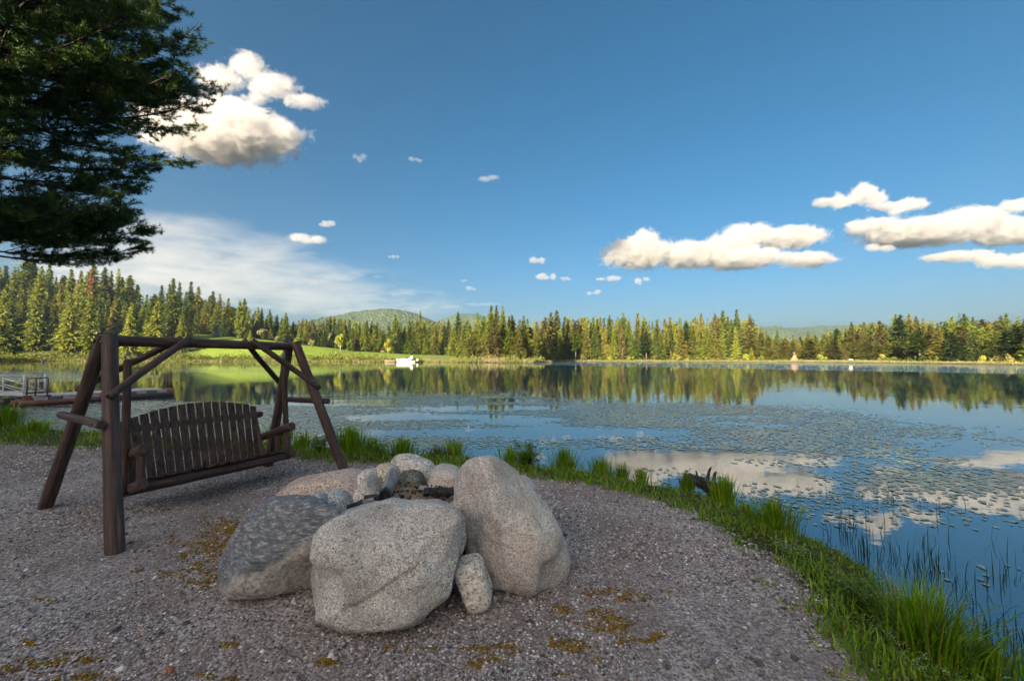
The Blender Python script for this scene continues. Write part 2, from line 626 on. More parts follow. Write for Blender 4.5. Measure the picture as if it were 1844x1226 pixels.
crack = ramp(nt, noise(nt, mapping(nt, co, (14, 14, 0.5)), 1.0, 3, 0.5), [(0.47, (1, 1, 1)), (0.5, (0, 0, 0)), (0.53, (1, 1, 1))])
nt.links.new(bump(nt, grain, 0.5, 0.004, bump(nt, crack, 0.5, 0.004)), b.inputs['Normal'])
m_metal = plain("galvanised_steel", (0.45, 0.45, 0.46), 0.35, 0.2, 30, 0.9)
m_dark_metal = plain("dark_bolt_steel", (0.10, 0.10, 0.11), 0.4, 0.2, 30, 0.8)


def orient(o, a, b):
    d = (Vector(b) - Vector(a))
    o.rotation_mode = 'QUATERNION'
    o.rotation_quaternion = d.to_track_quat('Z', 'Y')


def log(name, a, b, r0, r1, par, seed=0, seg=20, bev=0.012, mat=None):
    """a peeled log from a to b: slightly uneven, rounded ends; local Z runs along it"""
    a, b = Vector(a), Vector(b)
    L = (b - a).length
    zz = np.concatenate([[0, bev * 0.5], np.linspace(bev * 1.4, L - bev * 1.4, max(6, int(L / 0.12))), [L - bev * 0.5, L]])
    rr_ = r0 + (r1 - r0) * zz / L
    rr_ = rr_ * (1 + 0.03 * vnoise(np.column_stack([zz * 4, np.full(len(zz), seed * 3.7), zz * 0]), seed))
    rr_[0] -= bev; rr_[-1] -= bev
    rr_[1] -= bev * 0.3; rr_[-2] -= bev * 0.3
    bow = 0.006 * np.sin(zz / L * math.pi) * (1 if seed % 2 else -1)
    V, T, Q = tube_arrays(np.column_stack([bow, bow * 0.5, zz]), rr_, seg, True, 0.002, seed)
    me = new_mesh(name, V, [np.asarray(T), Q], mat or m_log, True)
    # keep the sawn ends crisp
    me.polygons.foreach_set('use_smooth', np.concatenate([np.zeros(len(T), bool), np.ones(len(Q), bool)]))
    o = add(name, me, par, a - par.location)
    orient(o, a, b)
    return o


def bolt(par, p, d, r=0.014, name='bolt', h=0.012):
    p, d = Vector(p), Vector(d).normalized()
    V, T, Q = tube_arrays([(0, 0, -0.004), (0, 0, h * 0.6), (0, 0, h)], [r, r, r * 0.6], 8)
    o = add(name, new_mesh(name, V, [np.asarray(T), Q], m_dark_metal), par, p - par.location)
    o.rotation_mode = 'QUATERNION'
    o.rotation_quaternion = d.to_track_quat('Z', 'Y')
    return o


A = Vector((-4.02, 4.20, 2.07))
B = Vector((-3.12, 5.83, 2.055))
U = (B - A).normalized(); U.z = 0; U.normalize()
NN = Vector((U.y, -U.x, 0))                    # towards the front of the bench
FL, RL = ON(207, 987, GROUND), ON(82, 911, GROUND)
FR, RR_ = ON(624, 857, GROUND), ON(482.5, 841, 0.27)
frame = root('swing_stand', ((FL + RL + FR + RR_) / 4), 'dark brown log stand with splayed legs holding up the bench swing', 'swing stand')


def sink(p, top):
    d = (Vector(p) - Vector(top)).normalized()
    return Vector(p) + d * 0.06


tops = {}
for key, foot, end, s, r in (('FL', FL, A, 1, .066), ('RL', RL, A, -1, .062), ('FR', FR, B, 1, .063), ('RR', RR_, B, -1, .062)):
    out = -1 if end is A else 1
    top = end + NN * (0.062 * s) + U * (0.05 * out) + Vector((0, 0, 0.055 if s > 0 else 0.07))
    tops[key] = (top, foot)
    log('post', sink(foot, top), top, r, r * 0.93, frame, seed=hash(key) % 7 + (3 if s > 0 else 2))
    bolt(frame, top + (Vector(foot) - top) * 0.04 + U * (0.06 * out * 1.02), U * out, 0.016)
log('crossbeam', A - U * 0.02, B + U * 0.02, 0.056, 0.054, frame, 5)


def on_post(key, s):
    top, foot = tops[key]
    return top + (Vector(foot) - top) * s


for key, t, s, sg in (('FL', .315, .30, 1), ('FR', .735, .325, 1), ('RL', .30, .29, -1), ('RR', .72, .31, -1)):
    up = A + (B - A) * t + NN * (0.085 * sg) + Vector((0, 0, 0.02))
    lo = on_post(key, s) + NN * (0.085 * sg)
    d = (lo - up).normalized()
    log('brace', lo + d * 0.07, up - d * 0.07, 0.036, 0.035, frame, 3 if sg > 0 else 4, 14, 0.01)
    bolt(frame, up + NN * (0.036 * sg), NN * sg, 0.013)
    bolt(frame, lo + NN * (0.036 * sg), NN * sg, 0.013)
for kf, kr, out in (('FL', 'RL', -1), ('FR', 'RR', 1)):
    a, c = on_post(kf, .45), on_post(kr, .45)
    off = U * (0.095 * out)
    d = (c - a).normalized()
    log('tie_rail', a + off - d * 0.09, c + off + d * 0.12, 0.040, 0.038, frame, 6, 14)
    bolt(frame, a + off + U * (0.04 * out), U * out, 0.013)
    bolt(frame, c + off + U * (0.04 * out), U * out, 0.013)

# ---- the hanging bench
M0 = Vector((-3.57, 5.0, 0))
bench = root('swing_bench', Vector((-3.57, 5.0, 0.55)), 'dark brown slatted log bench hanging from the swing frame', 'swing bench')
TILT = math.tan(math.radians(17))
USH = 0.02


def BP(u, n, z):
    return M0 + U * (u + USH) + NN * n + Vector((0, 0, z))


SIDE_Z = 0.648


def side_z(n):
    return SIDE_Z + (n - 0.32) * TILT


for s in (-1, 1):
    u = 0.78 * s
    log('side_rail', BP(u, -0.36, side_z(-0.36)), BP(u, 0.34, side_z(0.34)), 0.052, 0.055, bench, 7 + s, 18)
    log('armrest', BP(u * 0.99, -0.33, 0.80), BP(u * 0.99, 0.33, 1.0), 0.052, 0.057, bench, 9 + s, 18)
    log('arm_post', BP(u * 0.99, 0.24, side_z(0.24) + 0.03), BP(u * 0.99, 0.215, 0.945), 0.036, 0.036, bench, 2, 14)
    log('arm_post', BP(u * 0.985, 0.04, side_z(0.04) + 0.03), BP(u * 0.985, 0.02, 0.89), 0.036, 0.036, bench, 4, 14)
    log('back_post', BP(u * 0.93, -0.20, side_z(-0.20) - 0.01), BP(u * 0.93, -0.47, 1.13), 0.038, 0.034, bench, 11, 14)
    log('hanger', BP(0.86 * s, 0.10, side_z(0.1) - 0.06), BP(0.86 * s - 0.03 * s, 0.015, 1.88), 0.036, 0.034, bench, 12, 14)
    # hook: eye bolt, s-hook ring
    hb = Buf()
    ang = np.linspace(0, 2 * math.pi, 15)
    c0 = BP(0.83 * s, 0.012, 1.915)
    ring = np.array([c0 + Vector(U) * (0.022 * math.cos(t)) + Vector((0, 0, 0.028 * math.sin(t))) for t in ang])
    hb.put(*tube_arrays(ring, 0.006, 6, False))
    c1 = BP(0.83 * s, 0.012, 1.955)
    ring = np.array([c1 + Vector(NN) * (0.020 * math.cos(t)) + Vector((0, 0, 0.026 * math.sin(t))) for t in ang])
    hb.put(*tube_arrays(ring, 0.006, 6, False))
    hb.put(*tube_arrays([c1 + Vector((0, 0, 0.02)), c1 + Vector((0, 0, 0.09))], 0.006, 6))
    add('hook', hb.mesh('hook', m_metal, True, bench.location), bench)
log('front_rail', BP(-0.76, 0.26, side_z(0.26) - 0.015), BP(0.76, 0.26, side_z(0.26) - 0.015), 0.050, 0.050, bench, 13, 18)
log('rear_rail', BP(-0.76, -0.27, side_z(-0.27) - 0.01), BP(0.76, -0.27, side_z(-0.27) - 0.01), 0.042, 0.042, bench, 14, 14)
log('top_rail', BP(-0.83, -0.455, 1.10), BP(0.83, -0.455, 1.10), 0.042, 0.042, bench, 15, 16)
# seat slats: half logs, flat side up
nslat = 12
for k in range(nslat):
    u = -0.70 + 1.40 * (k + 0.5) / nslat + random.uniform(-.006, .006)
    w = 0.056 + random.uniform(-.004, .005)
    ang = np.linspace(math.pi, 2 * math.pi, 9)
    prof = [(w * math.cos(t), 0.034 * math.sin(t)) for t in ang]
    V = []
    n0, n1 = -0.30, 0.325 + random.uniform(-.012, .012)
    for nn in (n0, n1 - 0.008, n1):
        sc = 1.0 if nn < n1 else 0.93
        for (du, dz) in prof:
            V.append(BP(u + du * sc, nn, side_z(nn) + 0.062 + dz * sc) - bench.location)
    m_ = len(prof)
    Q, T = [], []
    for i_ in range(2):
        for j_ in range(m_):
            Q.append((i_ * m_ + j_, i_ * m_ + (j_ + 1) % m_, (i_ + 1) * m_ + (j_ + 1) % m_, (i_ + 1) * m_ + j_))
    for base in (0, 2 * m_):
        for j_ in range(1, m_ - 1):
            T.append((base, base + j_, base + j_ + 1))
    add('seat_slat', new_mesh('seat_slat', np.array([tuple(v) for v in V]), [np.array(T), np.array(Q)], m_log), bench)
# back slats
nb = 16


def slat_box(p0, p1, w0, w1, th, topcurve):
    """board from p0 (bottom) to p1 (top), width along U"""
    d = (p1 - p0).normalized()
    t = d.cross(U).normalized() * th
    pts = []
    for p, w, tilt in ((p0, w0, 0), (p1, w1, topcurve)):
        a_ = p - U * w - d * (tilt * w)
        b_ = p + U * w + d * (tilt * w)
        pts += [a_ - t, b_ - t, b_ + t, a_ + t]
    return pts


for k in range(nb):
    f = (k + 0.5) / nb * 2 - 1
    u0, u1 = f * 0.715, f * 0.745
    ztop = 1.335 - 0.135 * (abs(f - 0.05)) ** 1.9 + random.uniform(-.004, .004)
    zb = side_z(-0.26) + 0.075
    p0 = BP(u0, -0.245, zb)
    ntop = -0.245 - (ztop - zb) * 0.30
    p1 = BP(u1, ntop, ztop)
    pts = slat_box(p0, p1, 0.0388, 0.0392, 0.009, -0.25 * (f - 0.05))
    bm = bmesh.new()
    vv = [bm.verts.new(p - bench.location) for p in pts]
    for q in ((0, 1, 2, 3), (7, 6, 5, 4), (0, 4, 5, 1), (1, 5, 6, 2), (2, 6, 7, 3), (3, 7, 4, 0)):
        bm.faces.new([vv[x] for x in q])
    bmesh.ops.recalc_face_normals(bm, faces=bm.faces)
    bmesh.ops.bevel(bm, geom=list(bm.edges), offset=0.003, segments=1, affect='EDGES')
    me = bpy.data.meshes.new('back_slat')
    bm.to_mesh(me); bm.free()
    me.materials.append(m_log)
    so = add('back_slat', me, bench)
    # screw heads, two at the rail and two at the foot
    sb = Buf()
    d = (p1 - p0).normalized()
    nrm = -d.cross(U).normalized()
    if nrm.dot(NN) < 0:
        nrm = -nrm
    for fr in (0.06, 0.74):
        for du in (-0.018, 0.018):
            c = p0 + (p1 - p0) * fr + U * du + nrm * 0.0085 - bench.location
            sb.put(*tube_arrays([c, c + nrm * 0.0022], [0.004, 0.003], 6))
    add('screws', sb.mesh('screws', m_dark_metal), so, kind='stuff')

# ------------------------------------------------------------------ fire pit: boulders, stones, charred wood
def boulder(name, c, planes, label, mat, p=9, sub=5, rough=0.03, nscale=3.0, seed=0, cat='boulder', group=None, sharp=None):
    """rounded convex stone bounded by planes (nx,ny,nz,offset) about its centre c"""
    bm = bmesh.new()
    bmesh.ops.create_icosphere(bm, subdivisions=sub, radius=1)
    me = bpy.data.meshes.new(name)
    bm.to_mesh(me); bm.free()
    n = len(me.vertices)
    D = np.zeros(n * 3, np.float32)
    me.vertices.foreach_get('co', D)
    D = D.reshape(-1, 3).astype(float)
    D /= np.linalg.norm(D, axis=1)[:, None]
    acc = np.zeros(n)
    for (x, y, z, h) in planes:
        nv = np.array([x, y, z], float); nv /= np.linalg.norm(nv)
        acc += (np.maximum(D @ nv, 0) / h) ** p
    r = acc ** (-1 / p)
    V = D * r[:, None]
    size = np.abs(V).max()
    q = V * nscale
    lump = rough * fbm(q, 5, seed, 0.5) + rough * 1.1 * vnoise(q * 0.55 + 3, seed + 7)
    chip = np.minimum(0, .25 - np.abs(vnoise(q * 1.1 + 5, seed + 9))) * rough * 1.2      # broken flats between ridges
    nick = np.minimum(0, vnoise(q * 2.7 + 11, seed + 13) + .25) * rough * .9
    V = V + D * (lump + chip + nick)[:, None]
    if sharp is not None:                       # a broken step across the face
        nv, off, depth = np.array(sharp[0], float), sharp[1], sharp[2]
        nv /= np.linalg.norm(nv)
        t = V @ nv + 0.06 * vnoise(V * 5, seed + 4) - off
        V = V - D * (depth * smooth(0.02, -0.01, t) * (D[:, 1] < 0.2))[:, None]
    me.vertices.foreach_set('co', V.astype(np.float32).ravel())
    me.polygons.foreach_set('use_smooth', np.ones(len(me.polygons), bool))
    me.materials.append(mat)
    me.update()
    return add(name, me, None, c, label, cat, group)


m_gr1 = granite("pale_granite", (0.73, 0.735, 0.72), (0.25, 0.25, 0.245), 0.405, 135)
m_gr2 = granite("warm_granite", (0.74, 0.735, 0.71), (0.26, 0.255, 0.245), 0.40, 140, (0.46, 0.33, 0.22), 0.35)
m_gr3, nt, b = material("banded_gneiss")
co = coords(nt)
vec = mapping(nt, co, (0.55, 0.8, 2.0), (0.3, -0.75, 0.2))
nn_ = noise(nt, vec, 30, 8, 0.78, 0.35)
dk = ramp(nt, nn_, [(0.36, (0.07, 0.09, 0.115)), (0.52, (0.18, 0.21, 0.24)), (0.585, (0.42, 0.43, 0.43)), (0.72, (0.70, 0.69, 0.67))])
lt = ramp(nt, noise(nt, co, 42, 5, 0.7), [(0.36, (0.22, 0.21, 0.195)), (0.5, (0.48, 0.46, 0.43)), (0.68, (0.70, 0.68, 0.65))])
sz = nt.nodes.new('ShaderNodeSeparateXYZ')
nt.links.new(co, sz.inputs[0])
lim = math_n(nt, 'ADD', math_n(nt, 'ADD', sz.outputs[2], math_n(nt, 'MULTIPLY', sz.outputs[0], -0.55)), math_n(nt, 'MULTIPLY', math_n(nt, 'SUBTRACT', noise(nt, co, 5, 5, 0.6), 0.5), 0.30))
nt.links.new(mixc(nt, ramp(nt, lim, [(0.0, (0, 0, 0)), (0.07, (1, 1, 1))]), lt, dk), b.inputs['Base Color'])
b.inputs['Roughness'].default_value = 0.7
nt.links.new(bump(nt, nn_, 0.6, 0.015, bump(nt, noise(nt, co, 10, 6), 0.5, 0.03)), b.inputs['Normal'])
m_pink = granite("pink_granite", (0.70, 0.59, 0.52), (0.30, 0.25, 0.22), 0.38, 90)
m_white = granite("white_stone", (0.82, 0.80, 0.75), (0.40, 0.37, 0.33), 0.36, 60, (0.30, 0.24, 0.16), 0.3)
m_bluegrey = granite("blue_grey_stone", (0.52, 0.59, 0.63), (0.34, 0.38, 0.41), 0.36, 80)
m_greendark = granite("dark_green_stone", (0.22, 0.24, 0.21), (0.09, 0.10, 0.09), 0.42, 40)
m_quartz = granite("cream_quartzite", (0.86, 0.84, 0.78), (0.60, 0.54, 0.45), 0.33, 60, (0.55, 0.45, 0.32), 0.25)
m_tan = granite("tan_stone", (0.74, 0.69, 0.58), (0.28, 0.23, 0.17), 0.40, 70)
m_orange = plain("orange_stone", (0.40, 0.17, 0.07), 0.8, 0.3, 40, 0, 0.5)

def outline_planes(c, outline, grow=1.0):
    """bounding planes from the outline of a stone as seen from where the viewer stands"""
    c = np.array(c)
    eye = np.array([0, 0, CAM_Z])
    out = []
    n = len(outline)
    for i_ in range(n):
        a_ = np.array(AT(*outline[i_], 3.0)) - eye
        b_ = np.array(AT(*outline[(i_ + 1) % n], 3.0)) - eye
        nv = np.cross(a_, b_); nv /= np.linalg.norm(nv)
        h = nv @ (eye - c)
        if h < 0: nv, h = -nv, -h
        out.append((*nv, h * grow))
    return out


# front boulder: broad, rounded, undercut towards its lower right
c = Vector(AT(698, 1022, 2.80))
boulder('boulder', c, outline_planes(c, [(556, 1000), (551, 1060), (572, 1132), (640, 1151), (720, 1134), (800, 1078), (834, 1010), (840, 945), (826, 916), (780, 901), (700, 900), (630, 911), (578, 948)]) + [
    (0, -1, 0.10, 0.36), (0, 1, 0, 0.42), (0.05, -0.72, 0.72, 0.40), (-0.5, -0.85, 0.1, 0.46), (0.6, -0.75, 0, 0.44)],
    'largest pale speckled granite boulder at the front of the fire ring', m_gr1, 26, 6, 0.034, 3.2, 3,
    sharp=((-0.55, 0, 0.83), 0.02, 0.022))
# left boulder: dark banded top, pale foot, leaning outward
c = Vector(AT(515, 990, 3.12))
boulder('boulder', c, outline_planes(c, [(393, 1050), (399, 1003), (437, 938), (488, 897), (545, 890), (602, 910), (645, 960), (630, 1050), (540, 1076), (440, 1089), (403, 1078)]) + [
    (0, -1, 0.1, 0.36), (0, 1, 0, 0.42), (-0.35, -0.80, 0.50, 0.33), (0.3, -0.85, -0.45, 0.32)],
    'dark blue-grey banded boulder with a pale foot, left of the largest boulder', m_gr3, 26, 6, 0.036, 3.4, 11)
# right boulder: long, sloping down to the right and towards the viewer
c = Vector(AT(918, 960, 3.18))
boulder('boulder', c, outline_planes(c, [(818, 905), (824, 852), (850, 826), (900, 821), (936, 843), (972, 892), (1008, 952), (1023, 1010), (1010, 1054), (965, 1081), (908, 1081), (860, 1040), (826, 970)]) + [
    (0.15, -0.80, 0.58, 0.27), (0.1, -1, 0, 0.37), (0, 1, 0.1, 0.50), (-0.7, -0.70, 0.15, 0.24), (0.62, -0.35, 0.70, 0.27), (0.8, -0.6, 0.1, 0.33)],
    'tall pale speckled boulder sloping away at the right of the fire ring', m_gr2, 26, 6, 0.034, 3.0, 21)
# white layered stone wedged between the two
boulder('stone', Vector((-0.255, 2.79, 0.30 + 0.125)), [
    (-0.9, 0, -0.35, 0.085), (0.9, 0, 0.30, 0.10), (0, -1, 0, 0.10), (0, 1, 0, 0.12), (-0.30, 0, 0.95, 0.165), (0.35, 0, -0.95, 0.17)],
    'small cream layered stone wedged between the front and right boulders', m_quartz, 4, 4, 0.010, 6, 31, 'stone')
# rear ring
STN = [  # px, py(centre), D, half width px, half height px, depth m, material, label, exponent, tilt
    (585, 888, 3.95, 92, 32, 0.26, m_pink, 'flat pinkish boulder behind the dark banded one', 5, 0.16),
    (663, 866, 4.02, 25, 21, 0.16, m_white, 'speckled white stone below the right front swing post', 4, 0.1),
    (660, 884, 3.72, 26, 23, 0.11, m_gr1, 'pointed pale triangular stone inside the fire ring', 10, 0.0),
    (607, 899, 3.55, 27, 14, 0.10, m_bluegrey, 'smooth blue-grey egg-shaped stone on the left of the fire ring', 3.2, -0.1),
    (570, 903, 3.42, 22, 15, 0.10, m_bluegrey, 'smaller blue-grey stone half hidden by the banded boulder', 3.2, 0.2),
    (694, 856, 4.15, 26, 19, 0.14, m_tan, 'round cream stone beside the upright burnt log', 4, 0.0),
    (738, 845, 4.40, 48, 24, 0.20, m_white, 'large smooth white stone at the back of the fire ring', 4, -0.22),
    (741, 863, 4.02, 25, 13, 0.12, m_greendark, 'dark greenish stone in front of the large white stone', 4, 0.0),
    (803, 861, 4.12, 31, 21, 0.18, m_gr2, 'rounded speckled stone beside the tall right boulder', 4.5, -0.1),
    (944, 876, 3.75, 17, 18, 0.14, m_gr1, 'grey stone peeping out behind the tall right boulder', 4, -0.3),
    (820, 913, 3.28, 17, 9, 0.07, m_tan, 'small tan stone at the inner edge of the fire ring', 3, 0.0),
]
for q, (px, py, D, hw, hh, dep, mt, lab, ex, tl) in enumerate(STN):
    c = AT(px, py, D)
    w, h = hw * D / F_PX, hh * D / F_PX
    if 'triangular' in lab:
        pl = [(-0.80, -0.1, 0.6, w * .62), (0.85, -0.1, 0.5, w * .62), (0, 0, -1, h * 1.3), (0, -1, 0.3, dep), (0, 1, 0, dep)]
    else:
        ct, st = math.cos(tl), math.sin(tl)
        hb_ = max(h * 1.15, c.z - GROUND - (0.20 if D < 4.3 and 600 < px < 830 else 0) + 0.03)
        pl = [(-ct, 0, -st, w), (ct, 0, st, w), (-st, 0, ct, h), (st, 0, -ct, hb_), (0, -1, 0.2, dep), (0, 1, 0, dep), (-0.7, -0.2, 0.7, (w + h) * .52), (0.7, -0.1, 0.72, (w + h) * .50)]
    boulder('stone' if hw < 80 else 'boulder', c, pl, lab, mt, ex, 5 if hw > 40 else 4, 0.012, 7, 40 + q, 'stone' if hw < 80 else 'boulder')
boulder('stone', Vector(tuple(ON(306, 1208, GROUND)[:2]) + (GROUND + 0.012,)), [(-1, 0, 0, .017), (1, 0, 0, .019), (0, 0, 1, .014), (0, 0, -1, .02), (0, 1, 0, .015), (0, -1, 0, .015)],
        'small orange stone lying on the gravel near the bottom edge', m_orange, 4, 3, 0.004, 25, 77, 'stone')

# ash bed inside the ring
m_ash, nt, b = material("ash_and_soil")
pos = geo_pos(nt)
nt.links.new(ramp(nt, noise(nt, pos, 22, 7, 0.75), [(0.30, (0.03, 0.025, 0.02)), (0.46, (0.26, 0.185, 0.12)), (0.62, (0.50, 0.38, 0.26))]), b.inputs['Base Color'])
b.inputs['Roughness'].default_value = 0.95
nt.links.new(bump(nt, noise(nt, pos, 40, 6, 0.7), 1.0, 0.02), b.inputs['Normal'])
ax, ay = np.meshgrid(np.linspace(-1, 1, 70), np.linspace(-1, 1, 70))
ex_, ey_ = ax.ravel() * np.sqrt(1 - ay.ravel() ** 2 / 2), ay.ravel() * np.sqrt(1 - ax.ravel() ** 2 / 2)
rad = np.hypot(ex_, ey_)
wx, wy = -0.86 + ex_ * 0.85, 3.72 + ey_ * 0.62
az = GROUND + 0.42 * (1 - rad ** 5) - 0.02 + 0.03 * fbm(np.column_stack([wx * 7, wy * 7, wx * 0]), 4, 3)
ii, jj = np.meshgrid(np.arange(69), np.arange(69), indexing='ij')
aq = np.stack([ii * 70 + jj, ii * 70 + jj + 1, (ii + 1) * 70 + jj + 1, (ii + 1) * 70 + jj], -1).reshape(-1, 4)
add('ash_bed', new_mesh('ash_bed', np.column_stack([wx, wy, az]), aq, m_ash, True), label='bed of brown ash and charcoal inside the fire ring', cat='ash', kind='stuff')

# charred wood
m_char, nt, b = material("charred_wood")
co = coords(nt)
vo = nt.nodes.new('ShaderNodeTexVoronoi')
vo.inputs['Scale'].default_value = 55
nt.links.new(co, vo.inputs['Vector'])
nt.links.new(ramp(nt, noise(nt, co, 18, 5), [(0.35, (0.008, 0.008, 0.010)), (0.7, (0.032, 0.033, 0.038))]), b.inputs['Base Color'])
b.inputs['Roughness'].default_value = 0.42
nt.links.new(bump(nt, vo.outputs['Distance'], 1.0, 0.012), b.inputs['Normal'])
m_split = plain("weathered_split_wood", (0.26, 0.265, 0.28), 0.75, 0.35, 14, 0, 0.4)


def wedge_log(a, b, w, h, label, name='burnt_log', wedge=True):
    """split firewood: three-cornered section with pale split faces and a charred end"""
    a, b = Vector(a), Vector(b)
    mid = (a + b) / 2
    r = root(name, mid, label, 'log')
    d = (b - a).normalized()
    s = d.cross(Vector((0, 0, 1)))
    s = s.normalized() if s.length > 1e-3 else Vector((1, 0, 0))
    t = s.cross(d).normalized()
    prof = [(-1, -0.7), (-0.4, -1.0), (0.5, -0.9), (1, -0.4), (0.75, 0.3), (0.1, 1.0), (-0.6, 0.5)] if wedge else [(math.cos(k * .785), math.sin(k * .785)) for k in range(8)]
    def seg(nm, f0, f1, mat, nst=9, grow=1.0):
        V = []
        for i_ in range(nst):
            f = f0 + (f1 - f0) * i_ / (nst - 1)
            p = a + (b - a) * f
            tp = grow * (1 - 0.12 * abs(f - 0.4))
            for (x, y) in prof:
                V.append(tuple(p + s * (x * w * tp) + t * (y * h * tp) - mid))
        V = np.array(V)
        V = V + 0.10 * w * np.stack([vnoise(V * 30, 1), vnoise(V * 30, 2), vnoise(V * 30, 3)], 1)
        m_ = len(prof)
        Q = [(i_ * m_ + j_, i_ * m_ + (j_ + 1) % m_, (i_ + 1) * m_ + (j_ + 1) % m_, (i_ + 1) * m_ + j_) for i_ in range(nst - 1) for j_ in range(m_)]
        T = []
        for base in (0, (nst - 1) * m_):
            for j_ in range(1, m_ - 1):
                T.append((base, base + j_, base + j_ + 1))
        add(nm, new_mesh(nm, V, [np.array(T), np.array(Q)], mat), r)
    return r, seg


r, sg = wedge_log(AT(692, 892, 3.52), AT(706, 850, 3.85), 0.058, 0.060, 'upright split log with grey faces and a charred end in the fire ring')
sg('split_wood', 0.12, 1.0, m_split); sg('charred_end', -0.02, 0.14, m_char, 4, 1.03)
r, sg = wedge_log(AT(763, 886, 3.66), AT(832, 885, 3.70), 0.040, 0.042, 'black charred log lying across the fire ring', wedge=False)
sg('charred_wood', 0.0, 1.0, m_char, 16)
r, sg = wedge_log(AT(626, 912, 3.30), AT(672, 898, 3.45), 0.024, 0.017, 'thin burnt stick with a pale top, front left inside the fire ring', 'burnt_stick')
sg('charred_wood', 0.0, 0.55, m_char, 6, 1.02); sg('split_wood', 0.5, 1.0, m_split, 6)
r, sg = wedge_log(AT(846, 900, 3.50), AT(864, 880, 3.55), 0.034, 0.026, 'stub of a burnt log against the tall right boulder', 'burnt_stub')
sg('charred_wood', 0.0, 0.85, m_char, 6); sg('split_wood', 0.84, 1.0, m_split, 3, .97)
r, sg = wedge_log(AT(656, 895, 3.60), AT(690, 892, 3.60), 0.020, 0.018, 'short black stick beside the pointed triangular stone', 'burnt_stick')
sg('charred_wood', 0.0, 1.0, m_char, 6)
r, sg = wedge_log(AT(757, 877, 3.80), AT(770, 879, 3.76), 0.026, 0.022, 'pale chunk of half burnt wood by the black charred log', 'burnt_stub')
sg('split_wood', 0.0, 1.0, m_split, 5)
r, sg = wedge_log(AT(731, 900, 3.42), AT(741, 893, 3.45), 0.013, 0.008, 'tiny bluish splinter of charred wood in the middle of the ash', 'burnt_stick')
sg('charred_wood', 0.0, 1.0, m_char, 4)
cb = Buf()
for k in range(420):
    a_, r_ = random.uniform(0, 6.283), math.sqrt(random.random()) * 0.95
    p = np.array([-0.80 + math.cos(a_) * r_ * 0.62, 3.62 + math.sin(a_) * r_ * 0.45])
    e = [(p[0] + 0.86) / .85, (p[1] - 3.72) / .62]
    z = GROUND + 0.42 * (1 - min(1, math.hypot(*e)) ** 5) - 0.01
    s_ = random.uniform(0.006, 0.02)
    V = (RNG.random((6, 3)) - .5) * s_ * 2
    V = np.array([[1, 0, 0], [-1, 0, 0], [0, 1, 0], [0, -1, 0], [0, 0, .7], [0, 0, -.7]]) * s_ + V * 0.4
    tint = random.choice([(0.012, 0.012, 0.014), (0.02, 0.02, 0.024), (0.10, 0.075, 0.055), (0.22, 0.21, 0.20)])
    cb.put(V + [p[0], p[1], z], [(0, 2, 4), (2, 1, 4), (1, 3, 4), (3, 0, 4), (2, 0, 5), (1, 2, 5), (3, 1, 5), (0, 3, 5)], None, tint)
add('charcoal', cb.mesh('charcoal', tint_material('charcoal_bits', 0.7)), label='scattered bits of charcoal on the ash inside the fire ring', cat='charcoal', kind='stuff')

# ------------------------------------------------------------------ gravel pebbles, moss
def leaves(buf, P, D, L, W, tint, droop=0.3):
    """pointed leaves: P feet, D directions, L length, W half width"""
    n = len(P)
    D = D / (np.linalg.norm(D, axis=1)[:, None] + 1e-9)
    side = np.cross(D, np.array([0, 0, 1.0]) + 0.4 * (RNG.random((n, 3)) - .5))
    side /= np.linalg.norm(side, axis=1)[:, None] + 1e-9
    L = L[:, None]; W = W[:, None]
    dn = np.array([0, 0, -1.0]) * droop
    V = np.stack([P, P + D * L * .45 + side * W + dn * L * .1, P + D * L + dn * L * .5, P + D * L * .45 - side * W + dn * L * .1], 1)
    Q = (np.arange(n) * 4)[:, None] + np.array([0, 1, 2, 3])
    buf.put(V.reshape(-1, 3), None, Q, np.repeat(tint, 4, 0))


def sample_gravel(n, dmin, dmax, power=1.0):
    out = []
    tot = 0
    while tot < n:
        d = dmin + (dmax - dmin) * RNG.random(n) ** power
        t = np.radians(RNG.uniform(-54, 50, n))
        P = np.column_stack([np.tan(t) * d, d])
        P = P[poly_sd(P, GRAVEL) > -0.12]
        out.append(P); tot += len(P)
    return np.concatenate(out)[:n]


def blobs(buf, C, S, tint, flat=0.6, jitter=0.35):
    """many six-cornered pebbles: C centres, S radii, tint colours"""
    n = len(C)
    base = np.array([[1, 0, 0], [-1, 0, 0], [0, 1, 0], [0, -1, 0], [0, 0, 1], [0, 0, -1]], float)
    ang = RNG.random(n) * 6.283
    c, s = np.cos(ang), np.sin(ang)
    asp = RNG.uniform(0.65, 1.0, n)
    V = np.tile(base, (n, 1, 1)) + (RNG.random((n, 6, 3)) - .5) * jitter
    V[:, :, 1] *= asp[:, None]
    V[:, :, 2] *= flat
    X = V[:, :, 0] * c[:, None] - V[:, :, 1] * s[:, None]
    Y = V[:, :, 0] * s[:, None] + V[:, :, 1] * c[:, None]
    V = np.stack([X, Y, V[:, :, 2]], -1) * S[:, None, None] + C[:, None, :]
    T = np.array([(0, 2, 4), (2, 1, 4), (1, 3, 4), (3, 0, 4), (2, 0, 5), (1, 2, 5), (3, 1, 5), (0, 3, 5)])
    T = (np.arange(n) * 6)[:, None, None] + T[None]
    buf.put(V.reshape(-1, 3), T.reshape(-1, 3), None, np.repeat(tint, 6, 0))


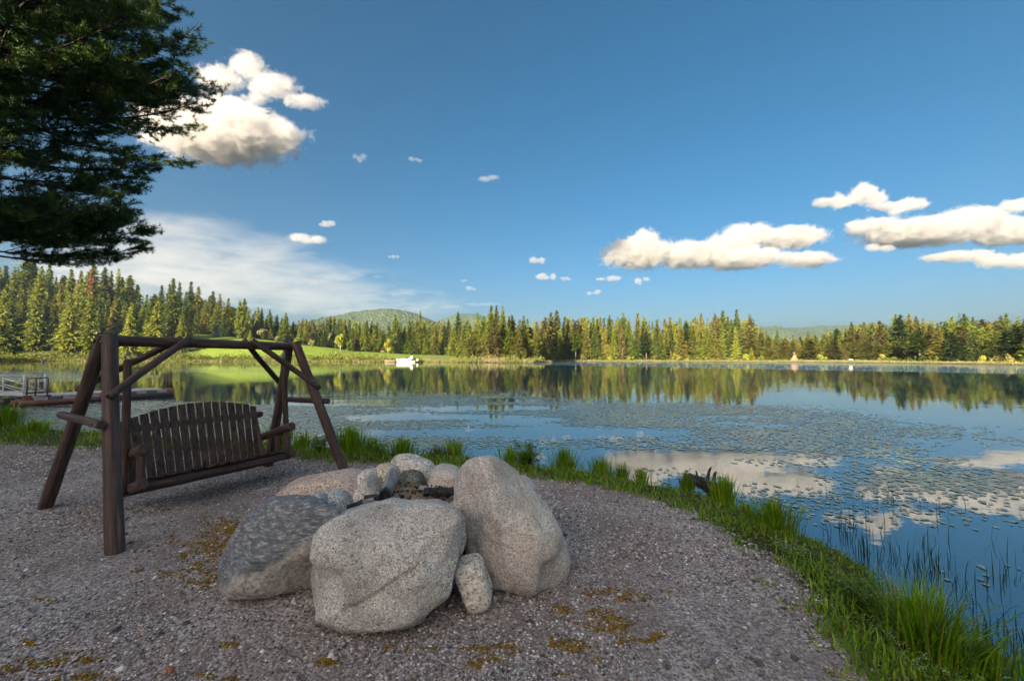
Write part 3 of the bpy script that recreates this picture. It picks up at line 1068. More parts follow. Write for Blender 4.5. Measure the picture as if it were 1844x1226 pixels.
pal = np.array([(0.12, 0.11, 0.112), (0.26, 0.24, 0.245), (0.46, 0.43, 0.435), (0.66, 0.63, 0.63), (0.84, 0.84, 0.84), (0.23, 0.245, 0.28), (0.47, 0.35, 0.31), (0.34, 0.28, 0.22)])
pw = np.array([.17, .22, .21, .14, .06, .09, .05, .06])
pb = Buf()
for n, d0, d1, s0, s1 in ((46000, 1.9, 3.6, .004, .014), (44000, 3.4, 6.2, .006, .017), (20000, 6.0, 9.5, .008, .019)):
    P = sample_gravel(n, d0, d1)
    dens = 0.5 + 0.5 * fbm(np.column_stack([P * 0.9, P[:, 0] * 0]), 3, 12)
    P = P[RNG.random(len(P)) < np.clip(-0.05 + 1.5 * dens, .12, 1)]
    z = terrain(P)
    S = s0 + (s1 - s0) * RNG.random(len(P)) ** 2.2
    tint = pal[RNG.choice(len(pal), len(P), p=pw / pw.sum())] * RNG.uniform(.75, 1.25, (len(P), 1))
    blobs(pb, np.column_stack([P, z + S * 0.25]), S, tint)
P = sample_gravel(900, 2.0, 7.5)
S = .012 + .020 * RNG.random(len(P)) ** 3
blobs(pb, np.column_stack([P, terrain(P) + S * .15]), S, pal[RNG.choice(len(pal), len(P), p=pw / pw.sum())] * RNG.uniform(.7, 1.1, (len(P), 1)))
m_peb = tint_material('pebble_stone', 0.75, 60)
add('gravel', pb.mesh('gravel', m_peb, True), label='loose grey and purplish pebbles strewn over the whole shore', cat='gravel', kind='stuff')

lt_ = Buf()
P = sample_gravel(5200, 2.0, 8.0)
keep = fbm(np.column_stack([P * .8, P[:, 0] * 0]), 4, 44) > -.05
P = P[keep]; n = len(P)
aa = RNG.random(n) * 6.283
leaves(lt_, np.column_stack([P, terrain(P) + .007]), np.stack([np.cos(aa), np.sin(aa), RNG.normal(0, .06, n)], 1), RNG.uniform(.02, .06, n), RNG.uniform(.0012, .0035, n),
       np.array([(.16, .10, .05), (.22, .14, .07), (.10, .065, .04), (.28, .22, .13)])[RNG.integers(0, 4, n)], 0.0)
add('needle_litter', lt_.mesh('needle_litter', m_peb), label='brown fallen pine needles and twigs strewn over the gravel', cat='litter', kind='stuff')

mb = Buf()
MOSS = [(415, 950, 50, 24, 700), (385, 985, 48, 20, 420), (330, 1025, 60, 9, 130), (370, 1045, 30, 10, 60), (1092, 1062, 30, 5, 60), (1115, 1075, 45, 8, 70), (1085, 1110, 45, 14, 170),
        (1025, 1152, 34, 9, 200), (1100, 1125, 30, 9, 120), (1000, 1088, 22, 5, 50), (890, 1160, 45, 10, 130), (870, 1185, 30, 8, 90), (1185, 1140, 6, 4, 20), (590, 1185, 20, 6, 40),
        (1150, 1148, 25, 5, 40), (60, 1190, 60, 16, 110), (120, 1210, 60, 10, 70), (50, 1155, 12, 6, 25), (170, 1180, 30, 8, 40), (390, 1212, 25, 6, 40), (415, 1160, 14, 6, 30), (90, 1072, 14, 4, 20),
        (740, 1160, 60, 5, 40), (1010, 1180, 60, 20, 25), (1210, 1062, 8, 3, 10)]
for (mx_, my_, wx_, wy_, n) in MOSS:
    n = int(n * 2.6)
    k5 = max(3, n // 22)
    ccx, ccy = RNG.normal(0, wx_ * .6, k5), RNG.normal(0, wy_ * .6, k5)
    ci5 = RNG.integers(0, k5, n)
    px = mx_ + ccx[ci5] + RNG.normal(0, 7, n)
    py = my_ + ccy[ci5] + RNG.normal(0, 2.4, n)
    P = np.array([tuple(ON(a, c, GROUND)[:2]) for a, c in zip(px, py)])
    z = terrain(P)
    S = RNG.uniform(.003, .012, n)
    tint = np.array([(0.36, 0.20, 0.022), (0.40, 0.245, 0.03), (0.25, 0.14, 0.025), (0.19, 0.115, 0.035), (0.29, 0.24, 0.03)])[RNG.integers(0, 5, n)] * RNG.uniform(.5, 1.15, (n, 1))
    blobs(mb, np.column_stack([P, z + S * 0.2]), S, tint, 0.55, 0.7)
add('moss', mb.mesh('moss', tint_material('golden_moss', 0.95, 90, 0.1), True), label='golden brown moss in patches on the gravel around the boulders', cat='moss', kind='stuff')

# ------------------------------------------------------------------ grasses and leafy plants of the bank
def blades(buf, P, H, W, lean, az, tint, curl=0.5):
    """grass blades: P (n,3) feet, H height, W half width, lean = sideways reach as a share of H, az direction of lean"""
    n = len(P)
    dx, dy = np.cos(az), np.sin(az)
    px, py = -dy, dx
    V = np.zeros((n, 7, 3))
    for i_, (f, w) in enumerate(((0.0, 1.0), (0.38, 0.9), (0.74, 0.6), (1.0, 0.0))):
        reach = lean * H * (f ** 1.8)
        zz = H * (f - curl * np.minimum(lean, 1.2) * 0.45 * f ** 3)
        cx_, cy_, cz_ = P[:, 0] + dx * reach, P[:, 1] + dy * reach, P[:, 2] + zz
        if i_ < 3:
            V[:, 2 * i_, :] = np.stack([cx_ - px * W * w, cy_ - py * W * w, cz_], 1)
            V[:, 2 * i_ + 1, :] = np.stack([cx_ + px * W * w, cy_ + py * W * w, cz_], 1)
        else:
            V[:, 6, :] = np.stack([cx_, cy_, cz_], 1)
    o = (np.arange(n) * 7)[:, None]
    Q = np.concatenate([o + np.array([0, 1, 3, 2]), o + np.array([2, 3, 5, 4])])
    T = o + np.array([4, 5, 6])
    buf.put(V.reshape(-1, 3), T, Q, np.repeat(tint, 7, 0))


m_grass = tint_material('grass_blades', 0.4, None, 0.4, 0.4)
GREENS = np.array([(0.25, 0.43, 0.018), (0.19, 0.36, 0.014), (0.33, 0.48, 0.022), (0.15, 0.29, 0.02)])


def greens(n, bright=1.0, yellow=0.15):
    t = GREENS[RNG.integers(0, 4, n)] * RNG.uniform(.65, 1.25, (n, 1)) * bright
    y = RNG.random(n) < yellow
    t[y] = np.array([0.24, 0.20, 0.06]) * RNG.uniform(.6, 1.1, (y.sum(), 1))
    return t


def bank_points(n, lo=-0.08, hi=0.12, dmax=14):
    """points between the gravel edge and the water"""
    out, tot = [], 0
    while tot < n:
        m_ = n * 6
        d = 1.9 + (dmax - 1.9) * RNG.random(m_) ** 1.3
        t = np.radians(RNG.uniform(-55, 54, m_))
        P = np.column_stack([np.tan(t) * d, d])
        g = -poly_sd(P, GRAVEL)
        w = -poly_sd(P, LAKE)
        P = P[(g > lo - 0.1 * RNG.random(m_)) & (w > -hi * RNG.random(m_))]
        out.append(P); tot += len(P)
    return np.concatenate(out)[:n]


gb = Buf()
P = bank_points(24000)
P3 = np.column_stack([P, P[:, 0] * 0])
keep = RNG.random(len(P)) < np.clip(0.10 + 1.3 * (0.5 + 0.75 * vnoise(P3 * 2.2, 31) + .3 * vnoise(P3 * 6, 32)), .05, 1)
P = P[keep]; P3 = P3[keep]
w = -poly_sd(P, LAKE)
tall = 0.035 + 0.055 * np.clip(0.5 + vnoise(P3 * 1.6, 33), 0, 1) + 0.05 * RNG.random(len(P)) ** 3
n = len(P)
blades(gb, np.column_stack([P, terrain(P) - 0.01]), tall, RNG.uniform(.0025, .0055, n) * (1 + P[:, 1] / 12), RNG.uniform(.1, .8, n), RNG.random(n) * 6.283, greens(n))
P = bank_points(9000, 0.05, 0.0)
n = len(P)
z = terrain(P) + RNG.uniform(0.0, 0.06, n)
dirs = np.stack([RNG.normal(0, 1, n), RNG.normal(0, 1, n), RNG.uniform(-.1, .9, n)], 1)
leaves(gb, np.column_stack([P, z]), dirs, RNG.uniform(.015, .04, n), RNG.uniform(.004, .010, n), greens(n, 1.0, 0.03))
add('grass', gb.mesh('grass', m_grass), label='short green grass and weeds along the bank between gravel and water', cat='grass', kind='stuff')


def grass_clump(x, y, h, n, spread, label, name='grass_clump', cat='grass clump', lean=(.1, .7), bright=1.0, zoff=0.0, wid=.0045, yellow=0.06, group=None):
    z0 = max(tz(x, y), -0.12) + zoff
    r = np.abs(RNG.normal(0, spread, n)); a = RNG.random(n) * 6.283
    P = np.column_stack([r * np.cos(a), r * np.sin(a), np.zeros(n) - 0.02])
    buf = Buf()
    az = a + RNG.normal(0, .7, n)
    ln = np.clip(RNG.uniform(lean[0], lean[1], n) * (0.5 + r / (spread + 1e-6) * .5), 0, 1.3)
    H = h * RNG.uniform(.45, 1.05, n)
    blades(buf, P, H, np.full(n, wid) * RNG.uniform(.6, 1.2, n), ln, az, greens(n, bright, yellow))
    return add(name, buf.mesh(name, m_grass), None, (x, y, z0), label, cat, group)


def leafy_plant(x, y, h, stems, spread, label, leaf=.05, bright=1.0, name='leafy_plant', cat='plant', tintmul=(1, 1, 1), flowers=0, lw=.22):
    z0 = max(tz(x, y), -0.05)
    rt = root(name, (x, y, z0), label, cat)
    lb, sb_, fb = Buf(), Buf(), Buf()
    for k in range(stems):
        a, r_ = random.uniform(0, 6.283), abs(random.gauss(0, spread * .4))
        hh = h * random.uniform(.6, 1.05)
        p0 = np.array([r_ * math.cos(a), r_ * math.sin(a), -0.02])
        p1 = p0 + np.array([math.cos(a) * spread * random.uniform(.1, .7), math.sin(a) * spread * random.uniform(.1, .7), hh])
        f = np.linspace(0, 1, 5)
        pts = p0 + (p1 - p0) * f[:, None] + np.array([0, 0, .06 * h]) * (f * (1 - f))[:, None] * 4
        V, T, Q = tube_arrays(pts, np.linspace(.004, .0015, 5), 4, False)
        sb_.put(V, None, Q)
        m_ = max(8, int(hh / leaf * 4.5))
        ff = RNG.uniform(.12, 1, m_)
        P = p0 + (p1 - p0) * ff[:, None]
        aa = RNG.random(m_) * 6.283
        D = np.stack([np.cos(aa), np.sin(aa), RNG.uniform(.0, .9, m_)], 1)
        leaves(lb, P, D, leaf * RNG.uniform(.6, 1.2, m_), leaf * lw * RNG.uniform(.7, 1.2, m_), greens(m_, bright, 0.02) * np.array(tintmul))
        for q in range(flowers):
            c = p1 + np.array([random.gauss(0, .02), random.gauss(0, .02), random.gauss(0, .015)])
            blobs(fb, c[None], np.array([random.uniform(.0025, .0045)]), np.array([(.50, .55, .58)]))
    add('foliage', lb.mesh('foliage', m_grass), rt)
    add('stem', sb_.mesh('stem', m_stem), rt, kind='stuff')
    if flowers:
        add('blossom', fb.mesh('blossom', m_peb), rt)
    return rt


m_stem = plain("plant_stem", (0.07, 0.11, 0.025), 0.6, 0.3, 20)
CL = [  # px, py of the foot, height m, blades, spread, label
    (1665, 1172, .50, 620, .13, 'largest arching grass clump on the bank near the bottom right corner', (.15, .95), 1.0),
    (1780, 1196, .34, 300, .10, 'bushy grass clump at the water edge in the bottom right corner', (.1, .7), .9),
    (1395, 972, .36, 420, .11, 'thick grass clump on the bank above the bare gravelly water edge', (.1, .75), 1.0),
    (1304, 922, .34, 380, .07, 'upright grass clump hiding part of the driftwood stump', (.05, .45), 1.1),
    (1345, 945, .24, 120, .05, 'thin grass tuft just right of the driftwood stump', (.1, .7), 1.0),
    (1234, 896, .26, 110, .03, 'narrow stand of upright green blades in the water left of the stump', (.0, .18), .8),
    (1246, 897, .18, 40, .02, 'few thin blades beside the narrow stand near the stump', (.0, .25), .8),
    (1018, 850, .40, 380, .11, 'tall grass clump right of the bushy leafy plant', (.05, .5), 1.1),
    (1082, 862, .34, 260, .10, 'loose grass clump on the bank right of the tall clump', (.1, .6), 1.1),
    (1120, 868, .32, 160, .08, 'thin airy grass tuft where the bank turns towards the viewer', (.15, .7), 1.0),
    (1157, 876, .30, 110, .06, 'sparse grass tuft at the bend of the bank by open water', (.15, .75), 1.0),
    (918, 841, .36, 220, .10, 'feathery grass tuft left of the bushy leafy plant', (.1, .6), 1.1),
    (815, 832, .40, 260, .12, 'wispy grass tuft above the rounded speckled stone', (.15, .7), 1.1),
    (724, 828, .34, 320, .14, 'green grass tuft behind the large white stone', (.1, .6), 1.0),
    (628, 822, .46, 520, .14, 'dense tall grass clump right of the swing front post', (.1, .55), 1.1),
    (668, 826, .30, 300, .12, 'low grass clump beside the dense tall one behind the fire ring', (.1, .6), 1.0),
    (505, 812, .46, 300, .16, 'grass clump showing between the swing posts and the armrest', (.1, .5), 1.0),
    (545, 815, .34, 240, .13, 'grass clump just right of the swing armrest', (.1, .55), 1.0),
    (8, 778, .55, 420, .20, 'tall grass clump at the left edge beside the gangway reflection', (.1, .6), 1.0),
    (60, 790, .30, 320, .16, 'low grass clump on the left lawn strip under the dock', (.1, .6), 1.0),
]
for (px, py, h, n, sp, lab, ln, br) in CL:
    p = ON(px, py, 0.12 if py > 800 else 0.15)
    grass_clump(p.x, p.y, h * (1.18 if py < 930 else .92), int(n * 1.15), sp, lab, lean=(ln[0] * .7, ln[1] * .75), bright=br, wid=.0035 + .0005 * p.y)
p = ON(788, 832, .15)
grass_clump(p.x, p.y, .30, 260, .13, 'purplish brown dry grass tuft between green tufts behind the fire ring', lean=(.1, .7), bright=.75, wid=.006, yellow=.75)
LP = [
    (948, 846, .36, 40, .18, 'bushy leafy green plant on the bank behind the tall right boulder', .09, 1.0, 0),
    (575, 819, .30, 26, .16, 'leafy green plant at the foot of the swing front post', .08, .9, 0),
    (678, 824, .26, 18, .14, 'leafy weed between grass clumps behind the fire ring', .07, .9, 0),
    (1545, 1085, .17, 46, .16, 'dark green leafy plant on the bank above the pale weeds', .055, .75, 0),
    (1800, 1216, .14, 46, .16, 'bright green leafy weed in the bottom right corner', .05, 1.3, 6),
    (1600, 1135, .10, 40, .14, 'patch of tiny white flowered weeds left of the largest arching clump', .025, 1.0, 4),
    (1700, 1215, .10, 40, .14, 'leafy weed below the largest arching clump', .035, 1.1, 3),
    (1425, 1010, .09, 36, .14, 'low flowering weed at the gravel edge below the thick clump', .025, 1.1, 3),
    (1640, 1195, .08, 26, .09, 'yellow green weed spilling onto the gravel near the bottom right', .03, 1.2, 2),
]
for (px, py, h, st, sp, lab, lf, br, fl) in LP:
    p = ON(px, py, 0.22)
    leafy_plant(p.x, p.y, h, st, sp, lab, lf, br, flowers=fl)
WD = [(1383, 1047, .04, 'pale sage weed on the gravel, farthest up the shore'), (1422, 1085, .035, 'pale sage weed left of the bright green weed on the gravel'),
      (1447, 1092, .03, 'smaller pale sage weed just left of the bright green one'), (1482, 1096, .05, 'bright green weed sprouting alone from the gravel'),
      (1478, 1158, .03, 'pale sage weed in the middle of the lower gravel'), (1515, 1212, .04, 'pale sage weed on the gravel at the bottom edge'),
      (1572, 1150, .04, 'light green trailing weed creeping over dark gravel'), (1498, 1138, .03, 'small green trailing weed on the lower gravel')]
for (px, py, h, lab) in WD:
    p = ON(px, py, GROUND)
    sage = 'sage' in lab
    leafy_plant(p.x, p.y, h, 16 if sage else 20, .07, lab, .022, 1.5 if sage else 1.2, 'weed', 'weed', (1.5, 1.0, 5.0) if sage else (1, 1, 1), lw=.3)

# reeds standing in the shallows
rb = Buf()
RE = [(1640, 1010, 90, 30, 70), (1530, 960, 60, 25, 46), (1700, 1060, 70, 35, 46), (1770, 1150, 50, 40, 46), (1550, 1000, 14, 14, 20), (1600, 905, 120, 30, 24), (1195, 872, 20, 6, 10), (1400, 930, 30, 12, 16), (1800, 1030, 60, 60, 18), (1830, 1190, 20, 40, 20)]
for (rx, ry, wx_, wy_, n) in RE:
    px = rx + RNG.normal(0, wx_ * .6, n); py = ry + RNG.normal(0, wy_ * .6, n)
    P = np.array([tuple(ON(a, c, 0.0)) for a, c in zip(px, np.maximum(py, 850))])
    P = P[poly_sd(P[:, :2], LAKE) > 0.05]
    n = len(P)
    if n:
        P[:, 2] = -0.03
        blades(rb, P, RNG.uniform(.08, .30, n), np.full(n, .0035), RNG.uniform(.0, .5, n), RNG.random(n) * 6.283, np.array([(0.045, 0.085, 0.02)]) * RNG.uniform(.5, 1.4, (n, 1)))
add('reeds', rb.mesh('reeds', m_grass), label='thin dark water reeds standing in the shallows along the right bank', cat='reeds', kind='stuff')

# driftwood stump
m_drift = plain("wet_driftwood", (0.030, 0.026, 0.024), 0.6, 0.5, 16, 0, 0.7)
c = ON(1262, 889, 0.03)
db = Buf()
q = [((-.14, .0, .14), (.22, .04, .02), .05, .075), ((-.12, 0, .15), (-.20, -.02, .20), .035, .010), ((-.12, .01, .12), (-.22, .03, .12), .03, .010), ((0, 0, .12), (-.05, .02, .21), .025, .006),
     ((.06, 0, .11), (.12, -.01, .26), .028, .007), ((.12, 0, .09), (.19, .02, .22), .028, .008), ((-.06, .02, .08), (-.16, .04, .02), .03, .01), ((.15, 0, .04), (.36, -.03, -.03), .05, .03), ((.03, 0, .1), (.0, -.03, .17), .03, .008)]
for k, (a, b_, r0, r1) in enumerate(q):
    f = np.linspace(0, 1, 7)[:, None]
    pts = np.array(a) + (np.array(b_) - np.array(a)) * f + .02 * np.sin(f * 5 + k) * np.array([.3, .5, 1])
    V, T, Q = tube_arrays(pts, np.linspace(r0, r1, 7), 8, True, .012, k)
    db.put(V, T, Q)
add('driftwood_stump', db.mesh('driftwood_stump', m_drift, True), None, c, 'dark jagged driftwood stump in the water by the bank', 'driftwood').scale = (1.25, 1.25, 1.35)

# ------------------------------------------------------------------ lily pads
m_pad, nt, b = material("lily_pad")
va = nt.nodes.new('ShaderNodeVertexColor'); va.layer_name = 'tint'
oi = nt.nodes.new('ShaderNodeObjectInfo')
colp = mixc(nt, 1.0, va.outputs['Color'], ramp(nt, oi.outputs['Random'], [(0, (.75, .8, .8)), (1, (1.25, 1.2, 1.1))]), 'MULTIPLY')
nt.links.new(colp, b.inputs['Base Color'])
b.inputs['Roughness'].default_value = 0.24
b.inputs['Specular IOR Level'].default_value = 0.9


def pad_verts(k=9):
    a = np.linspace(0.22, 2 * math.pi - 0.22, k)
    return np.concatenate([[[0.12, 0, 0.0]], np.stack([np.cos(a), np.sin(a) * .92, .02 * np.sin(3 * a)], 1)])


def pad_field():
    n = 700000
    d = 3.2 * (75 / 3.2) ** RNG.random(n)
    px = RNG.uniform(-30, 1880, n)
    py = HORIZON + F_PX * CAM_Z / d
    P = np.column_stack([(px - CX) / F_PX * d, d])
    den = np.zeros(n)

    def ell(cx_, cy_, rx, ry, v, soft=.35):
        q_ = np.hypot((px - cx_) / rx, (py - cy_) / ry)
        return v * smooth(1 + soft, 1 - soft, q_)
    # dense raft by the dock and behind the swing
    den = np.maximum(den, ell(330, 756, 330, 32, 1.45, .2))
    den = np.maximum(den, ell(60, 677, 190, 9, 1.3, .25))
    den = np.maximum(den, ell(420, 668, 90, 3, .6))
    den = np.maximum(den, ell(820, 766, 430, 52, .95))
    den = np.maximum(den, ell(1250, 775, 320, 44, .85))
    den = np.maximum(den, ell(1500, 820, 380, 52, .62))
    den = np.maximum(den, ell(1430, 860, 230, 50, .6))
    den = np.maximum(den, ell(1760, 870, 200, 60, .85))
    den = np.maximum(den, ell(1790, 980, 130, 55, 1.1))
    den = np.maximum(den, ell(1580, 905, 170, 50, .42))
    den = np.maximum(den, ell(1150, 745, 300, 16, .55))
    # open lanes
    P3 = np.column_stack([P[:, 0] * .30, P[:, 1] * .75, P[:, 0] * 0])
    nz = fbm(P3, 4, 61)
    den = den * np.where(den > 1.2, 1, np.clip(0.75 + 1.5 * nz, 0, 1.8))
    # draw: per square metre 26 pads at density 1
    area = d * d * 1910 / F_PX * math.log(75 / 3.2) / n
    want = den * 200 * area
    keep = RNG.random(n) < want
    keep &= poly_sd(P, LAKE) > 0.06
    return P[keep], d[keep]


PP, PD = pad_field()
sz_ = RNG.uniform(.026, .056, len(PP)) * (1 + .35 * smooth(9, 22, PD)) * (.62 + .38 * smooth(3.5, 9, PD)) * np.where(PP[:, 0] < -3, 1.0, 1.0)
rot = RNG.random(len(PP)) * 6.283
tints = np.array([(0.30, 0.36, 0.24), (0.34, 0.40, 0.27), (0.25, 0.32, 0.22), (0.38, 0.40, 0.25)])[RNG.integers(0, 4, len(PP))]
order = np.argsort(PD)
near_idx, rest_idx = order[:300], order[300:]
bv = pad_verts()
kk = len(bv) - 1
ptri = np.array([(0, i_, i_ + 1) for i_ in range(1, kk)])
pad_meshes = []
for t in range(3):
    v = bv.copy(); v[:, 2] += .015 * RNG.normal(0, .6, len(v)); v[:, 1] *= (.9, 1.0, .8)[t]
    pad_meshes.append(new_mesh('lily_pad', v, ptri, m_pad, False, np.tile(np.array([(0.30, 0.36, 0.24), (0.25, 0.30, 0.17), (0.17, 0.24, 0.15)])[t], (len(v), 1))))
for q_, i_ in enumerate(near_idx):
    o = add('lily_pad', pad_meshes[q_ % 3], None, (PP[i_, 0], PP[i_, 1], 0.006 + .002 * (q_ % 3)), 'round flat green lily pad floating near the grassy right bank', 'lily pad', 'lily pads floating nearest the bank')
    o.rotation_euler = (random.gauss(0, .03), random.gauss(0, .03), rot[i_])
    o.scale = (sz_[i_],) * 3
n = len(rest_idx)
c, s = np.cos(rot[rest_idx]), np.sin(rot[rest_idx])
V = np.tile(bv, (n, 1, 1)) * sz_[rest_idx][:, None, None]
X = V[:, :, 0] * c[:, None] - V[:, :, 1] * s[:, None] + PP[rest_idx, 0][:, None]
Y = V[:, :, 0] * s[:, None] + V[:, :, 1] * c[:, None] + PP[rest_idx, 1][:, None]
Z = V[:, :, 2] * 1.5 + (0.005 + .006 * RNG.random(n))[:, None] + (X - PP[rest_idx, 0][:, None]) * RNG.normal(0, .03, n)[:, None]
pT = ((np.arange(n) * (kk + 1))[:, None, None] + ptri[None]).reshape(-1, 3)
me = new_mesh('lily_pads', np.stack([X, Y, Z], -1).reshape(-1, 3), pT, m_pad, False, np.repeat(tints[rest_idx], kk + 1, 0))
add('lily_pads', me, label='floating raft of countless small lily pads spread over the lake', cat='lily pads', kind='stuff')
print('pads', len(PP))

# ------------------------------------------------------------------ near pine whose branches hang in from the left
m_bark = plain("pine_bark", (0.085, 0.055, 0.04), 0.9, 0.5, 7, 0, 1.0)
m_twig = plain("pine_twig", (0.045, 0.032, 0.026), 0.9, 0.4, 9)
m_needle = tint_material('pine_needles', 0.5, None, 0.3, 0.18)
m_cone = plain("pine_cone", (0.16, 0.06, 0.03), 0.8, 0.4, 30, 0, 0.6)


def needle_tufts(buf, C, D, length=.12, per=34, tints=None):
    """brushes of needles: C centres, D shoot directions"""
    n = len(C)
    D = D / (np.linalg.norm(D, axis=1)[:, None] + 1e-9)
    back = RNG.random((n, per, 1))
    base = C[:, None, :] - D[:, None, :] * back * length * 1.9
    rnd = RNG.normal(0, 1, (n, per, 3))
    rnd -= (rnd * D[:, None, :]).sum(-1, keepdims=True) * D[:, None, :]
    rnd /= np.linalg.norm(rnd, axis=-1, keepdims=True) + 1e-9
    dirn = D[:, None, :] * RNG.uniform(.25, .9, (n, per, 1)) + rnd * RNG.uniform(.55, 1.0, (n, per, 1))
    dirn /= np.linalg.norm(dirn, axis=-1, keepdims=True)
    L = length * RNG.uniform(.7, 1.1, (n, per, 1))
    side = np.cross(dirn, RNG.normal(0, 1, (n, per, 3)))
    side /= np.linalg.norm(side, axis=-1, keepdims=True) + 1e-9
    w = 0.0058
    V = np.stack([base - side * w, base + side * w, base + dirn * L], 2)
    tn = np.repeat(tints[:, None, :], per * 3, 1).reshape(-1, 3) * np.repeat(RNG.uniform(.7, 1.3, (n * per, 1)), 3, 0)
    m_ = n * per
    buf.put(V.reshape(-1, 3), (np.arange(m_) * 3)[:, None] + np.array([0, 1, 2]), None, tn)


px0 = Vector((-12.2, 8.3, 0))
px0.z = tz(px0.x, px0.y) if tz(px0.x, px0.y) > 0.1 else 0.2
pine = root('pine_tree', px0, 'large dark pine with drooping needled branches at the upper left edge', 'tree')
f = np.linspace(0, 1, 18)
tp = np.column_stack([.12 * np.sin(f * 4), .10 * np.sin(f * 3 + 1), f * 15 - .2])
V, T, Q = tube_arrays(tp, .26 * (1 - f) ** .8 + .02, 12, True, .02, 4)
add('trunk', new_mesh('trunk', V, [T, Q], m_bark, True), pine)
tw, nb_, cb_ = Buf(), Buf(), Buf()
tuftC, tuftD = [], []
R_ = random.Random(5)
for k in range(118):
    z0 = R_.uniform(4.1, 13.8) if k > 34 else 3.95 + k * 0.16
    if k % 3 != 0:
        az = R_.gauss(0.12, .62)                 # most limbs reach out over the lake shore
    else:
        az = R_.uniform(-3.14, 3.14)
    side_far = abs(az) > 1.7
    Lb = float(np.interp(z0, [4.2, 4.8, 5.4, 6.0, 6.7, 7.4, 8.2, 9.4, 12, 14], [3.5, 4.0, 3.9, 3.6, 4.4, 5.2, 5.2, 4.6, 3.0, 1.6])) * R_.uniform(.72, 1.04)
    if side_far: Lb *= .8
    rise_ = R_.uniform(-.10, .10) - .03 * (5 - z0 if z0 < 5 else 0)
    d0 = np.array([math.cos(az), math.sin(az), 0])
    nseg = 12
    ff = np.linspace(0, 1, nseg)
    sag = -0.30 * np.sin(ff * 2.4) * Lb * .18 + .16 * Lb * ff ** 3
    pts = np.array([0, 0, z0]) + d0 * (ff * Lb)[:, None] + np.array([0, 0, 1.0]) * (sag + rise_ * Lb * ff)[:, None]
    pts += .10 * np.stack([vnoise(np.column_stack([ff * 4 + k * 9, ff * 0, ff * 0]), 1), vnoise(np.column_stack([ff * 4 + k * 9, ff * 0, ff * 0]), 2), .5 * vnoise(np.column_stack([ff * 4 + k * 9, ff * 0, ff * 0]), 3)], 1) * ff[:, None]
    V, T, Q = tube_arrays(pts, np.linspace(.045 * (Lb / 5), .008, nseg), 6, False)
    tw.put(V, None, Q)
    ntw = int(12 + Lb * 5.0)
    for t in range(ntw):
        s = R_.uniform(.26, 1.0) ** .75
        i_ = min(nseg - 2, int(s * (nseg - 1)))
        p = pts[i_] + (pts[i_ + 1] - pts[i_]) * (s * (nseg - 1) - i_)
        sgn = 1 if t % 2 else -1
        a2 = az + sgn * R_.uniform(.35, 1.1)
        Lt = (0.35 + 0.85 * (1 - s) ** .6) * R_.uniform(.6, 1.15)
        dd = np.array([math.cos(a2), math.sin(a2), R_.uniform(-.15, .35)])
        g = np.linspace(0, 1, 5)[:, None]
        tpts = p + dd * Lt * g + np.array([0, 0, 1]) * (.12 * Lt * g ** 2)
        V, T, Q = tube_arrays(tpts, np.linspace(.010, .004, 5), 4, False)
        tw.put(V, None, Q)
        for h in (1.0, .78, .55) if Lt > .5 else (1.0, .65):
            if R_.random() < .92:
                q_ = p + dd * Lt * h + np.array([0, 0, .12 * Lt * h * h])
                for extra in range(1 if R_.random() < .45 else 2):
                    tuftC.append(q_ + np.array([R_.gauss(0, .05), R_.gauss(0, .05), R_.gauss(0, .03)]))
                    tuftD.append(dd + np.array([R_.gauss(0, .55), R_.gauss(0, .55), R_.uniform(0, .9)]))
    tuftC.append(pts[-1]); tuftD.append(d0 + np.array([0, 0, .4]))
tuftC, tuftD = np.array(tuftC), np.array(tuftD)
vis = tuftC[:, 2] < 10.6
tint = np.array([(0.045, 0.095, 0.018), (0.065, 0.125, 0.020), (0.032, 0.070, 0.020), (0.12, 0.20, 0.022)])[RNG.choice(4, len(tuftC), p=[.4, .3, .2, .1])]
needle_tufts(nb_, tuftC[vis], tuftD[vis], .115, 46, tint[vis])
needle_tufts(nb_, tuftC[~vis], tuftD[~vis], .17, 14, tint[~vis])
add('limbs', tw.mesh('limbs', m_twig, True), pine)
add('crown', nb_.mesh('crown', m_needle), pine)
ci = RNG.choice(np.nonzero(vis)[0], 260, replace=False)
blobs(cb_, tuftC[ci] - tuftD[ci] / np.linalg.norm(tuftD[ci], axis=1)[:, None] * .05, RNG.uniform(.018, .034, len(ci)), np.tile([.2, .1, .05], (len(ci), 1)), 1.2, .3)
add('cones', cb_.mesh('cones', m_cone), pine)['kind'] = 'stuff'
print('tufts', len(tuftC))

# ------------------------------------------------------------------ floating dock, gangway
m_plank = plain("weathered_deck_board", (0.50, 0.50, 0.50), 0.8, 0.3, 5, 0, 0.3)
m_redwood = plain("red_brown_painted_wood", (0.17, 0.075, 0.06), 0.65, 0.3, 8)
m_white_paint = plain("white_painted_metal", (0.66, 0.69, 0.74), 0.5, 0.1, 6)
m_bluegrey_board = plain("blue_grey_fascia", (0.14, 0.19, 0.21), 0.7, 0.3, 6)
m_black = plain("black_plastic_drum", (0.02, 0.02, 0.022), 0.4, 0.3, 8)


def box(buf, c, ax_, ay_, az_, C=None):
    c = np.array(c); ax_, ay_, az_ = np.array(ax_), np.array(ay_), np.array(az_)
    V = [c + sx_ * ax_ + sy_ * ay_ + sz2 * az_ for sz2 in (-1, 1) for sx_, sy_ in ((-1, -1), (1, -1), (1, 1), (-1, 1))]
    Q = [(3, 2, 1, 0), (4, 5, 6, 7), (0, 1, 5, 4), (1, 2, 6, 5), (2, 3, 7, 6), (3, 0, 4, 7)]
    buf.put(V, None, Q, C)


